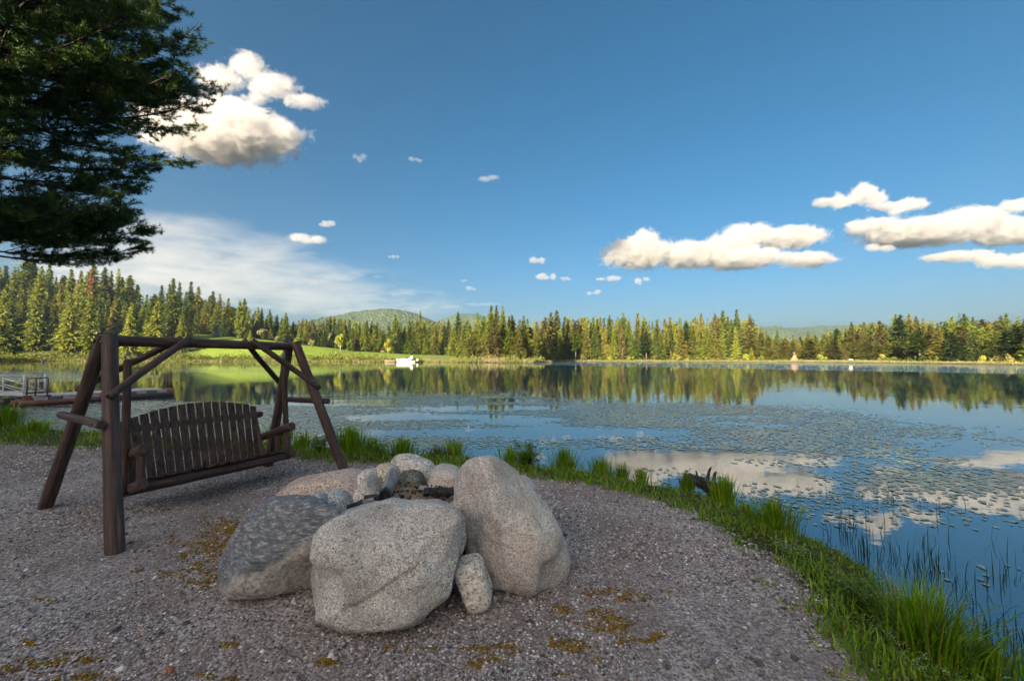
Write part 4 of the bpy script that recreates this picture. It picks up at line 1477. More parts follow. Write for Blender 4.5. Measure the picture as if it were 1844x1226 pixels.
def part_box(name, par, c, ax_, ay_, az_, mat):
    bb = Buf()
    box(bb, np.array(c) - np.array(par.location), ax_, ay_, az_)
    return add(name, bb.mesh(name, mat), par)


def part_tube(name, par, pts, r, mat, seg=10):
    V, T, Q = tube_arrays(np.array([tuple(p) for p in pts]) - np.array(par.location), r, seg)
    return add(name, new_mesh(name, V, [np.array(T), Q], mat, True), par)


D1 = ON(60, 714, .36); D1.z = 0
D2 = ON(300, 700, .36); D2.z = 0
dax = (D2 - D1).normalized(); dwd = Vector((-dax.y, dax.x, 0))
DL = (D2 - D1).length
WD_ = 1.65
dock = root('floating_dock', (D1 + D2) / 2 + dwd * WD_ / 2, 'low floating dock with grey boards and red-brown end rails', 'dock')
up = Vector((0, 0, 1))
nb2 = 30
for k in range(nb2):
    c = D1 + dax * (DL * (k + .5) / nb2) + dwd * (WD_ / 2 + random.uniform(-.03, .03)) + up * (.345 + random.uniform(-.006, .006))
    part_box('deck_board', dock, c, dax * (DL / nb2 / 2 - .012), dwd * (WD_ / 2), up * .018, m_plank)
for k in range(11):
    c = D1 + dax * (DL * (k + .5) / 11) - dwd * .035 + up * .255
    part_box('fascia_board', dock, c, dax * (DL / 22 - .02), dwd * .018, up * .062, m_bluegrey_board if k % 2 else m_plank)
for off in (-0.02, WD_ * .5, WD_):
    p0 = D1 - dax * .35 + dwd * off + up * .09; p1 = D2 + dax * .25 + dwd * off + up * .09
    part_tube('float_log', dock, [p0, p0 + (p1 - p0) * .5, p1], .12, m_redwood, 12)


def rail_frame(base, along, w, h, third):
    for q_ in (0, .42, 1.0) if third else (0, 1.0):
        p = base + along * (w * q_)
        part_tube('rail_post', dock, [p, p + up * h], .028, m_redwood, 6)
    part_tube('rail_top', dock, [base + up * h, base + along * w + up * h], .03, m_redwood, 6)
    part_box('rail_foot', dock, base + along * (w / 2) - up * .07, along * (w / 2 + .10), dwd * .05, up * .09, m_redwood)


rail_frame(ON(48, 713, .38), (ON(73, 712, .38) - ON(48, 713, .38)).normalized(), .55, .70, True)
rail_frame(ON(295, 698, .38), (ON(308, 698, .38) - ON(295, 698, .38)).normalized(), .36, .70, True)
bq = ON(188, 706, .38)
rail_frame(bq, dax, .22, .70, False)
# pale ladder hoops
for q_ in (0, 1):
    p = ON(52 + 17 * q_, 707, .36)
    a = np.linspace(0, math.pi, 9)
    hoop = [p] + [p + Vector((0.13 * (1 - math.cos(t)), .02 * math.sin(t), .62 + .14 * math.sin(t))) for t in a] + [p + Vector((.26, 0, 0))]
    part_tube('ladder_hoop', dock, hoop, .018, m_white_paint, 6)

G1 = ON(43, 709, .40)
gdir = Vector((-1, -.22, 0)).normalized()
gang = root('gangway', G1 + gdir * 3 + up * -.2, 'white gangway with diagonal railing leading to the floating dock', 'gangway')
gw = Vector((-gdir.y, gdir.x, 0))
if gw.y < 0: gw = -gw
for sd in (0, 1.0):
    o = gw * sd
    part_box('side_beam', gang, G1 + gdir * 3 + o, gdir * 3, gw * .03, up * .06, m_white_paint)
    part_tube('top_rail', gang, [G1 + o + up * .72, G1 + gdir * 6 + o + up * .80], .026, m_white_paint, 8)
    for k in range(5):
        p = G1 + gdir * (1.5 * k) + o
        part_tube('railing_post', gang, [p, p + up * (.80 if k == 0 else .74)], .04 if k == 0 else .028, m_white_paint, 8)
        if k < 4:
            part_tube('diagonal', gang, [p + up * .05, p + gdir * 1.5 + up * .62], .02, m_white_paint, 6)
            part_tube('diagonal', gang, [p + up * -.02 + gdir * .35, p + gdir * 1.5 + up * .36], .02, m_white_paint, 6)
for k in range(20):
    part_box('tread_board', gang, G1 + gdir * (.15 + .3 * k) + gw * .5 + up * .045, gdir * .14, gw * .46, up * .012, m_plank)
for k, (px, py) in enumerate(((6, 724), (33, 722))):
    p = ON(px, py + 6, 0.0)
    part_tube('float_drum', gang, [p + up * .10 - gw * .1, p + up * .10 + gw * .9], .19, m_black, 16)

# ------------------------------------------------------------------ trees across the lake
def conifer_mesh(seed, H=20.0, rmax=2.6, base=.06, levels=46, per=8, droop=.35, ragged=.35, power=.85, card=.55, q=6):
    r = np.random.default_rng(seed)
    C, Dv, S = [], [], []
    for l in range(levels):
        zf = base + (1 - base) * ((l + r.random() * .7) / levels)
        rel = (zf - base) / (1 - base)
        R0 = rmax * ((1 - rel) ** power) * (1.0 if rel > .12 else .55 + rel * 3.7) + .12
        lob = 1 - ragged * r.random()
        for k in range(per):
            if r.random() < .10: continue
            a = r.random() * 6.283
            Rb = R0 * lob * r.uniform(.6, 1.12)
            m_ = max(2, int(q * min(1, Rb / 1.2) + .5))
            for f in np.linspace(.25, 1, m_):
                rad = Rb * f
                C.append((math.cos(a) * rad + r.normal(0, .10), math.sin(a) * rad + r.normal(0, .10), zf * H - droop * rad * f + r.normal(0, .12)))
                Dv.append((math.cos(a), math.sin(a), -droop * 1.2 + r.normal(0, .35)))
                S.append(card * (1.15 - .55 * f) * (.55 + .6 * (1 - rel)) * r.uniform(.7, 1.2))
    C, Dv, S = np.array(C), np.array(Dv), np.array(S)
    Dv /= np.linalg.norm(Dv, axis=1)[:, None]
    side = np.cross(Dv, np.array([0, 0, 1.0])) + r.normal(0, .45, C.shape)
    side /= np.linalg.norm(side, axis=1)[:, None]
    S3 = S[:, None]
    V = np.stack([C - Dv * S3 * .6, C + side * S3 * .42, C + Dv * S3, C - side * S3 * .42], 1)
    return V.reshape(-1, 3), (np.arange(len(C)) * 4)[:, None] + np.array([0, 1, 2, 3])


def broadleaf_mesh(seed, H=10.0, rx=3.2, rz=3.6, zc=6.0, n=900, card=.45, lobes=7):
    r = np.random.default_rng(seed)
    cen = np.column_stack([r.normal(0, rx * .45, lobes), r.normal(0, rx * .45, lobes), zc + r.normal(0, rz * .42, lobes)])
    rad = r.uniform(.35, .6, lobes) * rx
    li = r.integers(0, lobes, n)
    d = r.normal(0, 1, (n, 3)); d /= np.linalg.norm(d, axis=1)[:, None]
    C = cen[li] + d * (rad[li] * r.random(n) ** .4)[:, None] * np.array([1, 1, rz / rx])
    C[:, 2] = np.maximum(C[:, 2], .15 * H * r.random(n))
    a = r.normal(0, 1, (n, 3)); a /= np.linalg.norm(a, axis=1)[:, None]
    b_ = np.cross(a, r.normal(0, 1, (n, 3))); b_ /= np.linalg.norm(b_, axis=1)[:, None]
    s = (card * r.uniform(.6, 1.2, n))[:, None]
    V = np.stack([C - a * s, C + b_ * s * .6, C + a * s, C - b_ * s * .6], 1)
    return V.reshape(-1, 3), (np.arange(n) * 4)[:, None] + np.array([0, 1, 2, 3])


TREE_COL = {
    'green': ((0.088, 0.131, 0.018), (0.221, 0.254, 0.036)),
    'yellowgreen': ((0.140, 0.177, 0.021), (0.287, 0.308, 0.040)),
    'olive': ((0.109, 0.115, 0.025), (0.242, 0.223, 0.048)),
    'dark': ((0.046, 0.078, 0.021), (0.115, 0.146, 0.032)),
    'brown': ((0.097, 0.084, 0.028), (0.199, 0.171, 0.059)),
    'rust': ((0.24, 0.10, 0.05), (0.36, 0.18, 0.10)),
    'silver': ((0.23, 0.29, 0.29), (0.38, 0.44, 0.44)),
    'pale': ((0.20, 0.21, 0.09), (0.34, 0.33, 0.15)),
    'lemon': ((0.20, 0.22, 0.02), (0.34, 0.33, 0.04)),
}
TM = {k: leaf_material('foliage_' + k, a, c, 0.65, .5, .22, .15, .45) for k, (a, c) in TREE_COL.items()}
m_trunk = plain("conifer_trunk", (0.15, 0.10, 0.075), 0.9, 0.35, 2)
m_trunk_pale = plain("pale_trunk", (0.34, 0.30, 0.25), 0.9, 0.25, 3)

SHAPES = {
    'spruce': [conifer_mesh(101 + k, rmax=4.4 + .5 * k, levels=48, per=12, droop=.4, ragged=.45, card=.95, power=.95) for k in range(4)],
    'fir': [conifer_mesh(121 + k, rmax=3.7 + .4 * k, levels=46, per=11, droop=.2, ragged=.55, power=.8, base=.07, card=.9) for k in range(4)],
    'pine': [conifer_mesh(141 + k, rmax=3.8 + .5 * k, levels=36, per=10, droop=-.12, ragged=.65, power=.6, base=.30, card=1.05) for k in range(3)],
    'bushy': [conifer_mesh(161 + k, rmax=6.0 + .6 * k, levels=36, per=16, droop=.05, ragged=.4, power=.65, base=.05, card=1.25) for k in range(2)],
    'snag': [conifer_mesh(181, rmax=2.9, levels=30, per=5, droop=.3, ragged=.7, power=.8, base=.2, card=.7)],
}
tv, tT, tQ = tube_arrays(np.column_stack([[0, 0, 0, 0], [0, 0, 0, 0], [-.6, 6, 14, 19.6]]), [.30, .24, .12, .02], 7)
trunk_me = {c: new_mesh('trunk', tv, [np.array(tT), tQ], m, True) for c, m in (('std', m_trunk), ('pale', m_trunk_pale))}
crown_cache = {}


def crown(kind, i_, colr):
    key = (kind, i_ % len(SHAPES[kind]), colr)
    if key not in crown_cache:
        V, Q = SHAPES[kind][key[1]]
        crown_cache[key] = new_mesh('crown', V, Q, TM[colr])
    return crown_cache[key]


def conifer(x, y, h, kind, colr, label, group, wide=1.0, i_=None, name='conifer_tree', trunk='std'):
    z = tz(x, y)
    o = root(name, (x, y, z - .1), label, 'tree', group)
    s = h / 20.0
    o.scale = (s * wide, s * wide, s)
    o.rotation_euler = (0, 0, random.uniform(0, 6.283))
    add('trunk', trunk_me[trunk], o)
    add('crown', crown(kind, random.randrange(9) if i_ is None else i_, colr), o)
    return o


SKY = np.array([(-40, 478), (0, 480), (60, 476), (120, 482), (160, 487), (200, 492), (230, 506), (270, 512), (310, 503), (350, 516), (400, 530), (430, 545), (470, 562), (520, 570), (560, 570), (600, 566), (640, 573), (700, 578),
                (760, 570), (800, 574), (850, 572), (870, 562), (890, 550), (910, 556), (930, 570), (1000, 568), (1060, 564), (1120, 568), (1200, 570), (1270, 566), (1310, 563), (1360, 574), (1378, 586), (1392, 604), (1440, 604), (1480, 600),
                (1510, 588), (1560, 578), (1600, 573), (1660, 572), (1730, 570), (1780, 576), (1844, 570), (1900, 570)], float)


def shoreD(px):
    return float(np.interp(px, SHORE_PX, SHORE_D))


def place(px, back):
    """world position behind the far shore at picture column px"""
    D = shoreD(px) + back
    return (px - CX) / F_PX * D, D


def top_to_h(px, ytop, x, y):
    z = tz(x, y)
    return max(2.0, AT(px, ytop, y).z - z)


ZONES = [  # px range, where-words
    (-60, 130, 'on the wooded hill above the dock'), (130, 340, 'on the wooded slope behind the swing frame'), (340, 480, 'behind the upper lawn'), (480, 700, 'behind the lower lawn'),
    (700, 860, 'in the forest edge behind the white boat'), (860, 1000, 'around the tallest trees on the point'), (1000, 1180, 'in the forest wall right of the point'), (1180, 1330, 'in the forest wall across the middle of the lake'),
    (1330, 1500, 'behind the tepee'), (1500, 1680, 'in the forest right of the tepee meadow'), (1680, 1900, 'in the forest at the right edge')]
CW = {'green': 'green', 'yellowgreen': 'yellow-green', 'olive': 'olive', 'dark': 'dark green', 'brown': 'brownish', 'rust': 'rust-red dying', 'silver': 'silvery', 'pale': 'pale', 'lemon': 'bright yellow'}
KW = {'spruce': 'dense conical conifer', 'fir': 'slender conifer', 'pine': 'conifer with a bare lower trunk', 'bushy': 'wide bushy conifer', 'snag': 'thin sparse conifer'}


def zone_words(px):
    for a, c, w in ZONES:
        if px < c:
            return w
    return ZONES[-1][2]


def far_tree(px, ytop, back, kind, colr, wide=1.0, label=None, name='conifer_tree', trunk='std'):
    x, y = place(px, back)
    h = top_to_h(px, ytop, x, y)
    z = zone_words(px)
    size = 'tall' if (HORIZON - ytop) > .72 * (HORIZON - np.interp(px, SKY[:, 0], SKY[:, 1])) else 'short'
    lab = label or f'{size} {CW[colr]} {KW[kind]} {z}'
    if len(lab.split()) > 16: lab = lab.replace('conifer with a bare lower trunk', 'bare-trunked conifer')
    return conifer(x, y, h, kind, colr, lab, None if label else f'{CW[colr]} trees {z}', wide * np.clip(17 / h, .8, 1.5) * 1.25 if not label else wide, name=name, trunk=trunk)


# singled-out trees first
far_tree(884, 549, 16, 'fir', 'green', .95, 'tallest green conifer of the three on the point, leftmost of them')
far_tree(893, 549, 20, 'snag', 'brown', 1.0, 'thin brownish half-dead conifer between the two tallest trees on the point')
far_tree(905, 551, 15, 'fir', 'yellowgreen', 1.05, 'tallest bright green conifer on the point, rightmost of the three')
far_tree(1730, 562, 20, 'snag', 'dark', 1.1, 'tall thin-topped conifer standing above the right-hand forest')
far_tree(160, 482, 75, 'spruce', 'rust', .8, 'rust-red dead conifer standing out on the wooded hill')
far_tree(308, 500, 45, 'spruce', 'dark', 1.0, 'tall dark pointed conifer on the slope behind the crossbeam')
far_tree(388, 578, 72, 'spruce', 'silver', 1.5, 'small silvery blue spruce at the top of the lawn')
far_tree(430, 540, 82, 'bushy', 'yellowgreen', .62, 'bright yellow-green tall tree at the top of the lawn')
far_tree(1353, 624, 12, 'bushy', 'lemon', .9, 'small bright yellow-green tree left of the tepee')
far_tree(643, 596, 74, 'spruce', 'brown', 1.5, 'reddish brown spruce standing before the trees on the lower lawn')
far_tree(450, 592, 66, 'spruce', 'lemon', 1.4, 'small bright green conical tree on the upper lawn')
n_ind = 11

# individual forest trees: a back row that makes the skyline and rows in front of it
picks = []
RT = random.Random(21)
px = -45
while px < 1890:
    ys = np.interp(px, SKY[:, 0], SKY[:, 1])
    picks.append((px + RT.uniform(-3, 3), ys + RT.choice([-9, -4, 0, 4, 9, 17]) + RT.uniform(-3, 3), 'back'))
    px += RT.uniform(10, 16)
px = -45
while px < 1890:
    ys = np.interp(px, SKY[:, 0], SKY[:, 1])
    picks.append((px + RT.uniform(-4, 4), HORIZON - (HORIZON - ys) * RT.uniform(.55, .85), 'front'))
    px += RT.uniform(12, 18)
for px, ytop, row in picks:
    if n_ind >= 298: break
    hill = px < 340
    lawn = 340 <= px < 830
    tep = 1330 <= px < 1640
    if row == 'back':
        back = RT.uniform(70, 130) if hill else RT.uniform(92, 125) if lawn else RT.uniform(38, 70) if tep else RT.uniform(22, 50)
    else:
        back = RT.uniform(14, 60) if hill else RT.uniform(80, 96) if lawn else RT.uniform(24, 34) if tep else RT.uniform(7, 20)
        if 985 < px < 1000: back += 25
    if hill:
        colr = RT.choices(['green', 'yellowgreen', 'olive', 'dark', 'brown'], [5, 4.5, 3, 1.2, .8])[0]; kind = RT.choices(['spruce', 'fir', 'bushy'], [5, 3, 1])[0]
    elif lawn:
        colr = RT.choices(['green', 'yellowgreen', 'olive', 'dark', 'brown'], [5, 1.4, 2, 4, .6])[0]; kind = RT.choices(['spruce', 'fir'], [5, 3])[0]
    elif tep and row == 'front':
        colr = RT.choices(['olive', 'brown', 'green'], [5, 2.5, 2])[0]; kind = RT.choices(['bushy', 'spruce'], [4, 1])[0]
        ytop = max(ytop, 596 + RT.uniform(0, 14)) if px < 1500 else max(ytop, 604 + RT.uniform(0, 14))
    elif px > 1500:
        colr = RT.choices(['olive', 'green', 'yellowgreen', 'dark', 'brown'], [5, 4, .7, 2.5, 1.8])[0]; kind = RT.choices(['fir', 'spruce', 'pine', 'snag'], [4, 3, 3, .6])[0]
    else:
        colr = RT.choices(['olive', 'green', 'yellowgreen', 'dark', 'brown'], [5, 4, .7, 2.5, 1.2])[0]; kind = RT.choices(['fir', 'spruce', 'pine', 'snag'], [5, 3, 2, .4])[0]
    if 1384 < px < 1500 and row == 'back':
        colr = RT.choice(['dark', 'olive'])
    far_tree(px, ytop, back, kind, colr, RT.uniform(.75, 1.45))
    n_ind += 1
print('individual conifers', n_ind)

# the wood behind: one mass
fb = Buf()
low = [conifer_mesh(301 + k, rmax=3.6 + .4 * k, levels=22, per=8, droop=.3, ragged=.4, card=1.7, q=3) for k in range(4)]
for k in range(1150):
    px = RT.uniform(-90, 1940)
    hill = px < 340; lawn = 340 <= px < 830; tep = 1330 <= px < 1640
    back = RT.uniform(25, 170) if hill else RT.uniform(98, 170) if lawn else RT.uniform(45, 110) if tep else RT.uniform(16, 95)
    x, y = place(px, back)
    z = tz(x, y)
    ys = np.interp(px, SKY[:, 0], SKY[:, 1])
    f = RT.uniform(.45, .92)
    if back > 60 and not hill: f = RT.uniform(.75, .97)
    h = float(np.clip(AT(px, HORIZON - (HORIZON - ys) * f, y).z - z, 6, 30))
    V, Q = low[k % 4]
    a = RT.uniform(0, 6.283); s = h / 20; w = s * np.clip(18 / h, .85, 1.6)
    X = V[:, 0] * math.cos(a) - V[:, 1] * math.sin(a); Y = V[:, 0] * math.sin(a) + V[:, 1] * math.cos(a)
    c1, c2 = TREE_COL[RT.choices(['green', 'olive', 'dark', 'yellowgreen', 'brown'], [4, 3, 3, 1, .6])[0]]
    tint = np.array(c1) * .5 + np.array(c2) * .5
    fb.put(np.column_stack([X * w + x, Y * w + y, V[:, 2] * s + z]), None, Q, tint * RT.uniform(.75, 1.15))
add('forest', fb.mesh('forest', tint_material('forest_mass', .7, None, .15, .2)), label='dense mass of conifers filling the wood behind the shoreline trees', cat='forest', kind='stuff')

# broadleaf trees and shrubs on the lawn
def lawn_tree(px, ybase, hpx, wpx, colr, label, name, seed, trunk=True, cat='tree'):
    # find where the line of sight meets the lawn
    best = None
    for back in np.arange(3, 100, 1.0):
        x, y = place(px, back)
        d = abs(AT(px, ybase, y).z - tz(x, y))
        if best is None or d < best[0]: best = (d, x, y)
    _, x, y = best
    h, w = hpx * y / F_PX, wpx * y / F_PX
    o = root(name, (x, y, tz(x, y) - .05), label, cat)
    zc = h * (.60 if trunk else .48)
    V, Q = broadleaf_mesh(seed, h, w * .42, h * (.40 if trunk else .45), zc, int(500 + 60 * w), .05 * (h + w) * .5 + .12)
    add('crown', new_mesh('crown', V, Q, TM[colr]), o)
    V, T, Q = tube_arrays(np.column_stack([[0, .05, 0, .1], [0, 0, .05, 0], [-.2, h * .3, h * .55, h * .9]]), [.05 * h * .35 + .05, .04 * h * .3 + .04, .06, .02], 6)
    add('trunk', new_mesh('trunk', V, [np.array(T), Q], m_trunk_pale, True), o)


LT = [(433, 607, 11, 16, 'pale', 'pale round shrub below the bright yellow-green tree', 'shrub', False), (472, 612, 21, 24, 'pale', 'rounded olive tree on the upper lawn beside a dirt patch', 'lawn_tree', True),
      (500, 622, 16, 11, 'pale', 'small thin sapling in the middle of the lawn', 'sapling', True), (537, 621, 17, 27, 'yellowgreen', 'wide yellow-green shrub above the right end of the crossbeam', 'shrub', False),
      (560, 624, 14, 12, 'pale', 'small pale fruit tree right of the wide yellow-green shrub', 'lawn_tree', True), (598, 628, 28, 20, 'pale', 'pale birch with light trunk on the lower lawn', 'lawn_tree', True),
      (613, 633, 38, 24, 'yellowgreen', 'green birch with white trunk nearest the water on the lawn', 'lawn_tree', True), (628, 629, 22, 14, 'green', 'dark green shrub right of the green birch', 'shrub', False),
      (698, 630, 19, 16, 'lemon', 'yellow willow bush beside the red bench on the lawn', 'shrub', False), (586, 626, 10, 12, 'pale', 'low pale bush left of the pale birch', 'shrub', False),
      (852, 637, 17, 10, 'pale', 'bare greyish bush at the foot of the tallest trees', 'shrub', False), (740, 636, 10, 9, 'green', 'small dark bush at the forest edge behind the white boat', 'shrub', False)]
for k, (px, yb, hp, wp, colr, lab, nm, tr) in enumerate(LT):
    lawn_tree(px, yb, hp, wp, colr, lab, nm, 500 + k, tr, 'tree' if tr else 'shrub')

RB = random.Random(91)
for k in range(30):
    px = 838 + k * 34 + RB.uniform(-12, 12)
    if 1400 < px < 1460 or 1515 < px < 1550: continue
    colr = RB.choice(['yellowgreen', 'green', 'olive', 'dark', 'green'])
    x, y = place(px, RB.uniform(4, 9) if px < 1370 or px > 1600 else RB.uniform(16, 24))
    h = RB.uniform(1.6, 3.6) * (.7 if px > 1600 else 1); w = h * RB.uniform(.6, 1.0)
    o = root('bush', (x, y, tz(x, y) - .05), f'low {CW[colr]} bush at the shore {zone_words(px)}', 'bush', 'bushes along the far forest edge')
    V, Q = broadleaf_mesh(700 + k, h, w * .5, h * .46, h * .5, 620, .055 * (h + w) + .10, 6)
    add('crown', new_mesh('crown', V, Q, TM[colr]), o)
    V, T, Q = tube_arrays(np.column_stack([[0, .05, 0], [0, 0, .05], [-.2, h * .4, h * .8]]), [.10, .07, .02], 6)
    add('trunk', new_mesh('trunk', V, [np.array(T), Q], m_trunk_pale, True), o)

# shrub bank along the left far shore, pale reeds, meadow grass
def card_mass(n, pxr, backr, hr, size, tints, dens=None, upright=0.0, hfun=None):
    buf = Buf()
    px = RNG.uniform(pxr[0], pxr[1], n)
    D = np.interp(px, SHORE_PX, SHORE_D)
    bk = RNG.uniform(backr[0], backr[1], n)
    y = D + bk
    x = (px - CX) / F_PX * y
    z = terrain(np.column_stack([x, y]))
    nz = .55 + .75 * vnoise(np.column_stack([x * .22, y * .22, x * 0]), 71) + .35 * vnoise(np.column_stack([x * .8, y * .8, x * 0]), 72)
    H = RNG.uniform(hr[0], hr[1], n) * np.clip(nz, .12, 1.5)
    if hfun is not None: H *= hfun(px)
    C = np.column_stack([x, y, np.maximum(z, 0) + H * RNG.random(n) ** .7])
    a = RNG.normal(0, 1, (n, 3)); a[:, 2] += np.sign(a[:, 2]) * upright; a /= np.linalg.norm(a, axis=1)[:, None]
    b_ = np.cross(a, RNG.normal(0, 1, (n, 3))); b_ /= np.linalg.norm(b_, axis=1)[:, None]
    s = (size * RNG.uniform(.6, 1.3, n))[:, None]
    V = np.stack([C - a * s, C + b_ * s * (.5 if upright < 1 else .16), C + a * s, C - b_ * s * (.5 if upright < 1 else .16)], 1)
    t = np.array(tints)
    grp = np.clip(((.5 + .5 * vnoise(np.column_stack([x * .12, y * .12, x * 0]), 75)) * len(t) + RNG.normal(0, .5, n)).astype(int), 0, len(t) - 1)
    tn = t[grp] * RNG.uniform(.7, 1.25, (n, 1))
    buf.put(V.reshape(-1, 3), None, (np.arange(n) * 4)[:, None] + np.array([0, 1, 2, 3]), np.repeat(tn, 4, 0))
    return buf


m_mass = tint_material('bank_foliage', .7, None, .15, .25)
add('shrubbery', card_mass(30000, (-60, 760), (.6, 16), (1.2, 4.2), .42, [(0.10, 0.15, 0.02), (0.15, 0.19, 0.03), (0.20, 0.19, 0.05), (0.12, 0.13, 0.03)], hfun=lambda p: np.interp(p, [0, 300, 400, 640, 720, 760], [1.1, 1.1, .9, .9, .45, .3])).mesh('shrubbery', m_mass),
    label='tangled green shrubs along the left far shore under the lawn', cat='shrubbery', kind='stuff')
add('marsh_reeds', card_mass(16000, (-60, 1000), (-.6, 4.5), (.5, 2.0), .55, [(0.24, 0.23, 0.08), (0.17, 0.20, 0.045), (0.30, 0.26, 0.13)], upright=2.2, hfun=lambda p: np.interp(p, [0, 300, 680, 720, 760, 800, 1000], [.8, .8, .8, .25, .5, 1.35, 1.1])).mesh('marsh_reeds', m_mass),
    label='pale upright marsh reeds lining the far left shore and the point', cat='reeds', kind='stuff')
add('meadow_grass', card_mass(12000, (1000, 1900), (-.3, 9), (.12, .7), .28, [(0.30, 0.26, 0.11), (0.19, 0.20, 0.05), (0.34, 0.28, 0.15)], upright=2.0).mesh('meadow_grass', m_mass),
    label='pale straw grass strip along the far right-hand shore', cat='grass', kind='stuff')
add('undergrowth', card_mass(14000, (830, 1900), (6, 30), (.5, 2.2), .5, [(0.06, 0.10, 0.018), (0.12, 0.14, 0.03), (0.10, 0.085, 0.03)], hfun=lambda p: np.where((p > 1370) & (p < 1590), .15, 1.0)).mesh('undergrowth', m_mass),
    label='bushy undergrowth at the feet of the forest across the lake', cat='undergrowth', kind='stuff')

# ------------------------------------------------------------------ boats, tepee, small things across the lake
m_boat = plain("white_boat_hull", (0.42, 0.40, 0.37), 0.45, 0.1, 2)
m_boat_dark = plain("boat_dark_trim", (0.05, 0.05, 0.06), 0.5, 0.2, 3)  # plain dark colour of the motor leg
m_alu = plain("aluminium_pontoon", (0.55, 0.55, 0.55), 0.4, 0.15, 3, .6)
m_teal = plain("teal_canoe", (0.05, 0.28, 0.27), 0.5, 0.15, 2)
m_tan_hull = plain("orange_tan_hull", (0.24, 0.14, 0.08), 0.5, 0.15, 2)
m_canvas = plain("tepee_canvas", (0.36, 0.17, 0.095), 0.85, 0.18, 1.2)
m_pole = plain("tepee_pole", (0.30, 0.22, 0.15), 0.8, 0.2, 3)
bx = place(733, -3.5)
boat = root('pontoon_boat', Vector((bx[0], bx[1], 0)), 'white pontoon boat moored at the far shore below the lawn', 'boat')
bl = Vector((1, -.05, 0)).normalized(); bw = Vector((.05, 1, 0)).normalized()
bc = Vector(boat.location)
for s in (-1, 1):
    part_tube('pontoon', boat, [bc + bl * -3.9 + bw * s + up * .25, bc + bl * -3.4 + bw * s + up * .18, bc + bl * 3.3 + bw * s + up * .18, bc + bl * 3.9 + bw * s + up * .35], [.12, .32, .32, .08], m_alu, 12)
part_box('deck', boat, bc + up * .55, bl * 3.9, bw * 1.25, up * .06, m_boat)
for s in (-1, 1):
    for k in range(4):
        part_box('side_panel', boat, bc + bl * (-3.2 + 1.45 * k) + bw * (1.2 * s) + up * 1.05, bl * .69, bw * .03, up * .42, m_boat)
    part_tube('hand_rail', boat, [bc + bl * -3.9 + bw * (1.2 * s) + up * 1.52, bc + bl * 1.9 + bw * (1.2 * s) + up * 1.52], .03, m_alu, 6)
part_box('end_panel', boat, bc + bl * -3.88 + up * 1.05, bl * .03, bw * 1.15, up * .42, m_boat)
part_box('console', boat, bc + bl * 1.2 + bw * -.4 + up * 1.15, bl * .4, bw * .4, up * .55, m_boat)
part_box('seat', boat, bc + bl * -2.2 + bw * .5 + up * .95, bl * 1.2, bw * .35, up * .36, m_tan_hull)
part_box('folded_canopy', boat, bc + bl * 2.3 + up * 2.1, bl * .55, bw * 1.2, up * .42, m_boat)
for s in (-1, 1):
    part_tube('canopy_strut', boat, [bc + bl * 2.6 + bw * (1.1 * s) + up * .6, bc + bl * 2.3 + bw * (1.1 * s) + up * 1.9], .04, m_alu, 6)
    part_tube('canopy_strut', boat, [bc + bl * 1.2 + bw * (1.1 * s) + up * .7, bc + bl * 2.1 + bw * (1.1 * s) + up * 1.9], .04, m_alu, 6)
part_box('outboard_motor', boat, bc + bl * 4.25 + up * 1.0, bl * .25, bw * .25, up * .38, m_boat)
part_tube('motor_leg', boat, [bc + bl * 4.3 + up * .65, bc + bl * 4.35 - up * .3], .12, m_boat_dark, 8)
part_tube('white_drum', boat, [bc + bl * 4.7 + bw * -.6 + up * .5, bc + bl * 4.7 + bw * -.6 + up * 1.5], .35, m_boat, 10)

cxy = place(703, -3.0)
canoe = root('rowing_boat', Vector((cxy[0], cxy[1], 0)), 'small teal and orange rowing boat left of the white pontoon boat', 'boat')
st = np.linspace(-1, 1, 13)
hv = []
for s in st:
    w = .62 * (1 - abs(s) ** 2.6) + .02
    zt = .75 + .22 * s * s
    for (a, z) in ((-1, zt), (-.85, .35), (-.4, .02), (.4, .02), (.85, .35), (1, zt)):
        hv.append((s * 2.15, a * w, z - .02))
hv = np.array(hv)
hq = np.array([(i_ * 6 + j_, i_ * 6 + j_ + 1, (i_ + 1) * 6 + j_ + 1, (i_ + 1) * 6 + j_) for i_ in range(12) for j_ in range(5)])
add('hull', new_mesh('hull', hv, hq, m_tan_hull, True), canoe)
cb2 = Buf()
for s in (-1, 1):
    ln_ = np.array([(t * 2.15, s * (.62 * (1 - abs(t) ** 2.6) + .02), .75 + .22 * t * t) for t in st])
    cb2.put(*tube_arrays(ln_, .06, 6))
add('gunwale', cb2.mesh('gunwale', m_teal, True), canoe)
bb = Buf(); box(bb, (.2, 0, .74), (1.5, 0, 0), (0, .5, 0), (0, 0, .05)); add('cover', bb.mesh('cover', m_teal), canoe)
for t in (-.5, .45):
    bb = Buf(); box(bb, (t * 2.15, 0, .60), (.14, 0, 0), (0, .5, 0), (0, 0, .03)); add('thwart', bb.mesh('thwart', m_tan_hull), canoe)

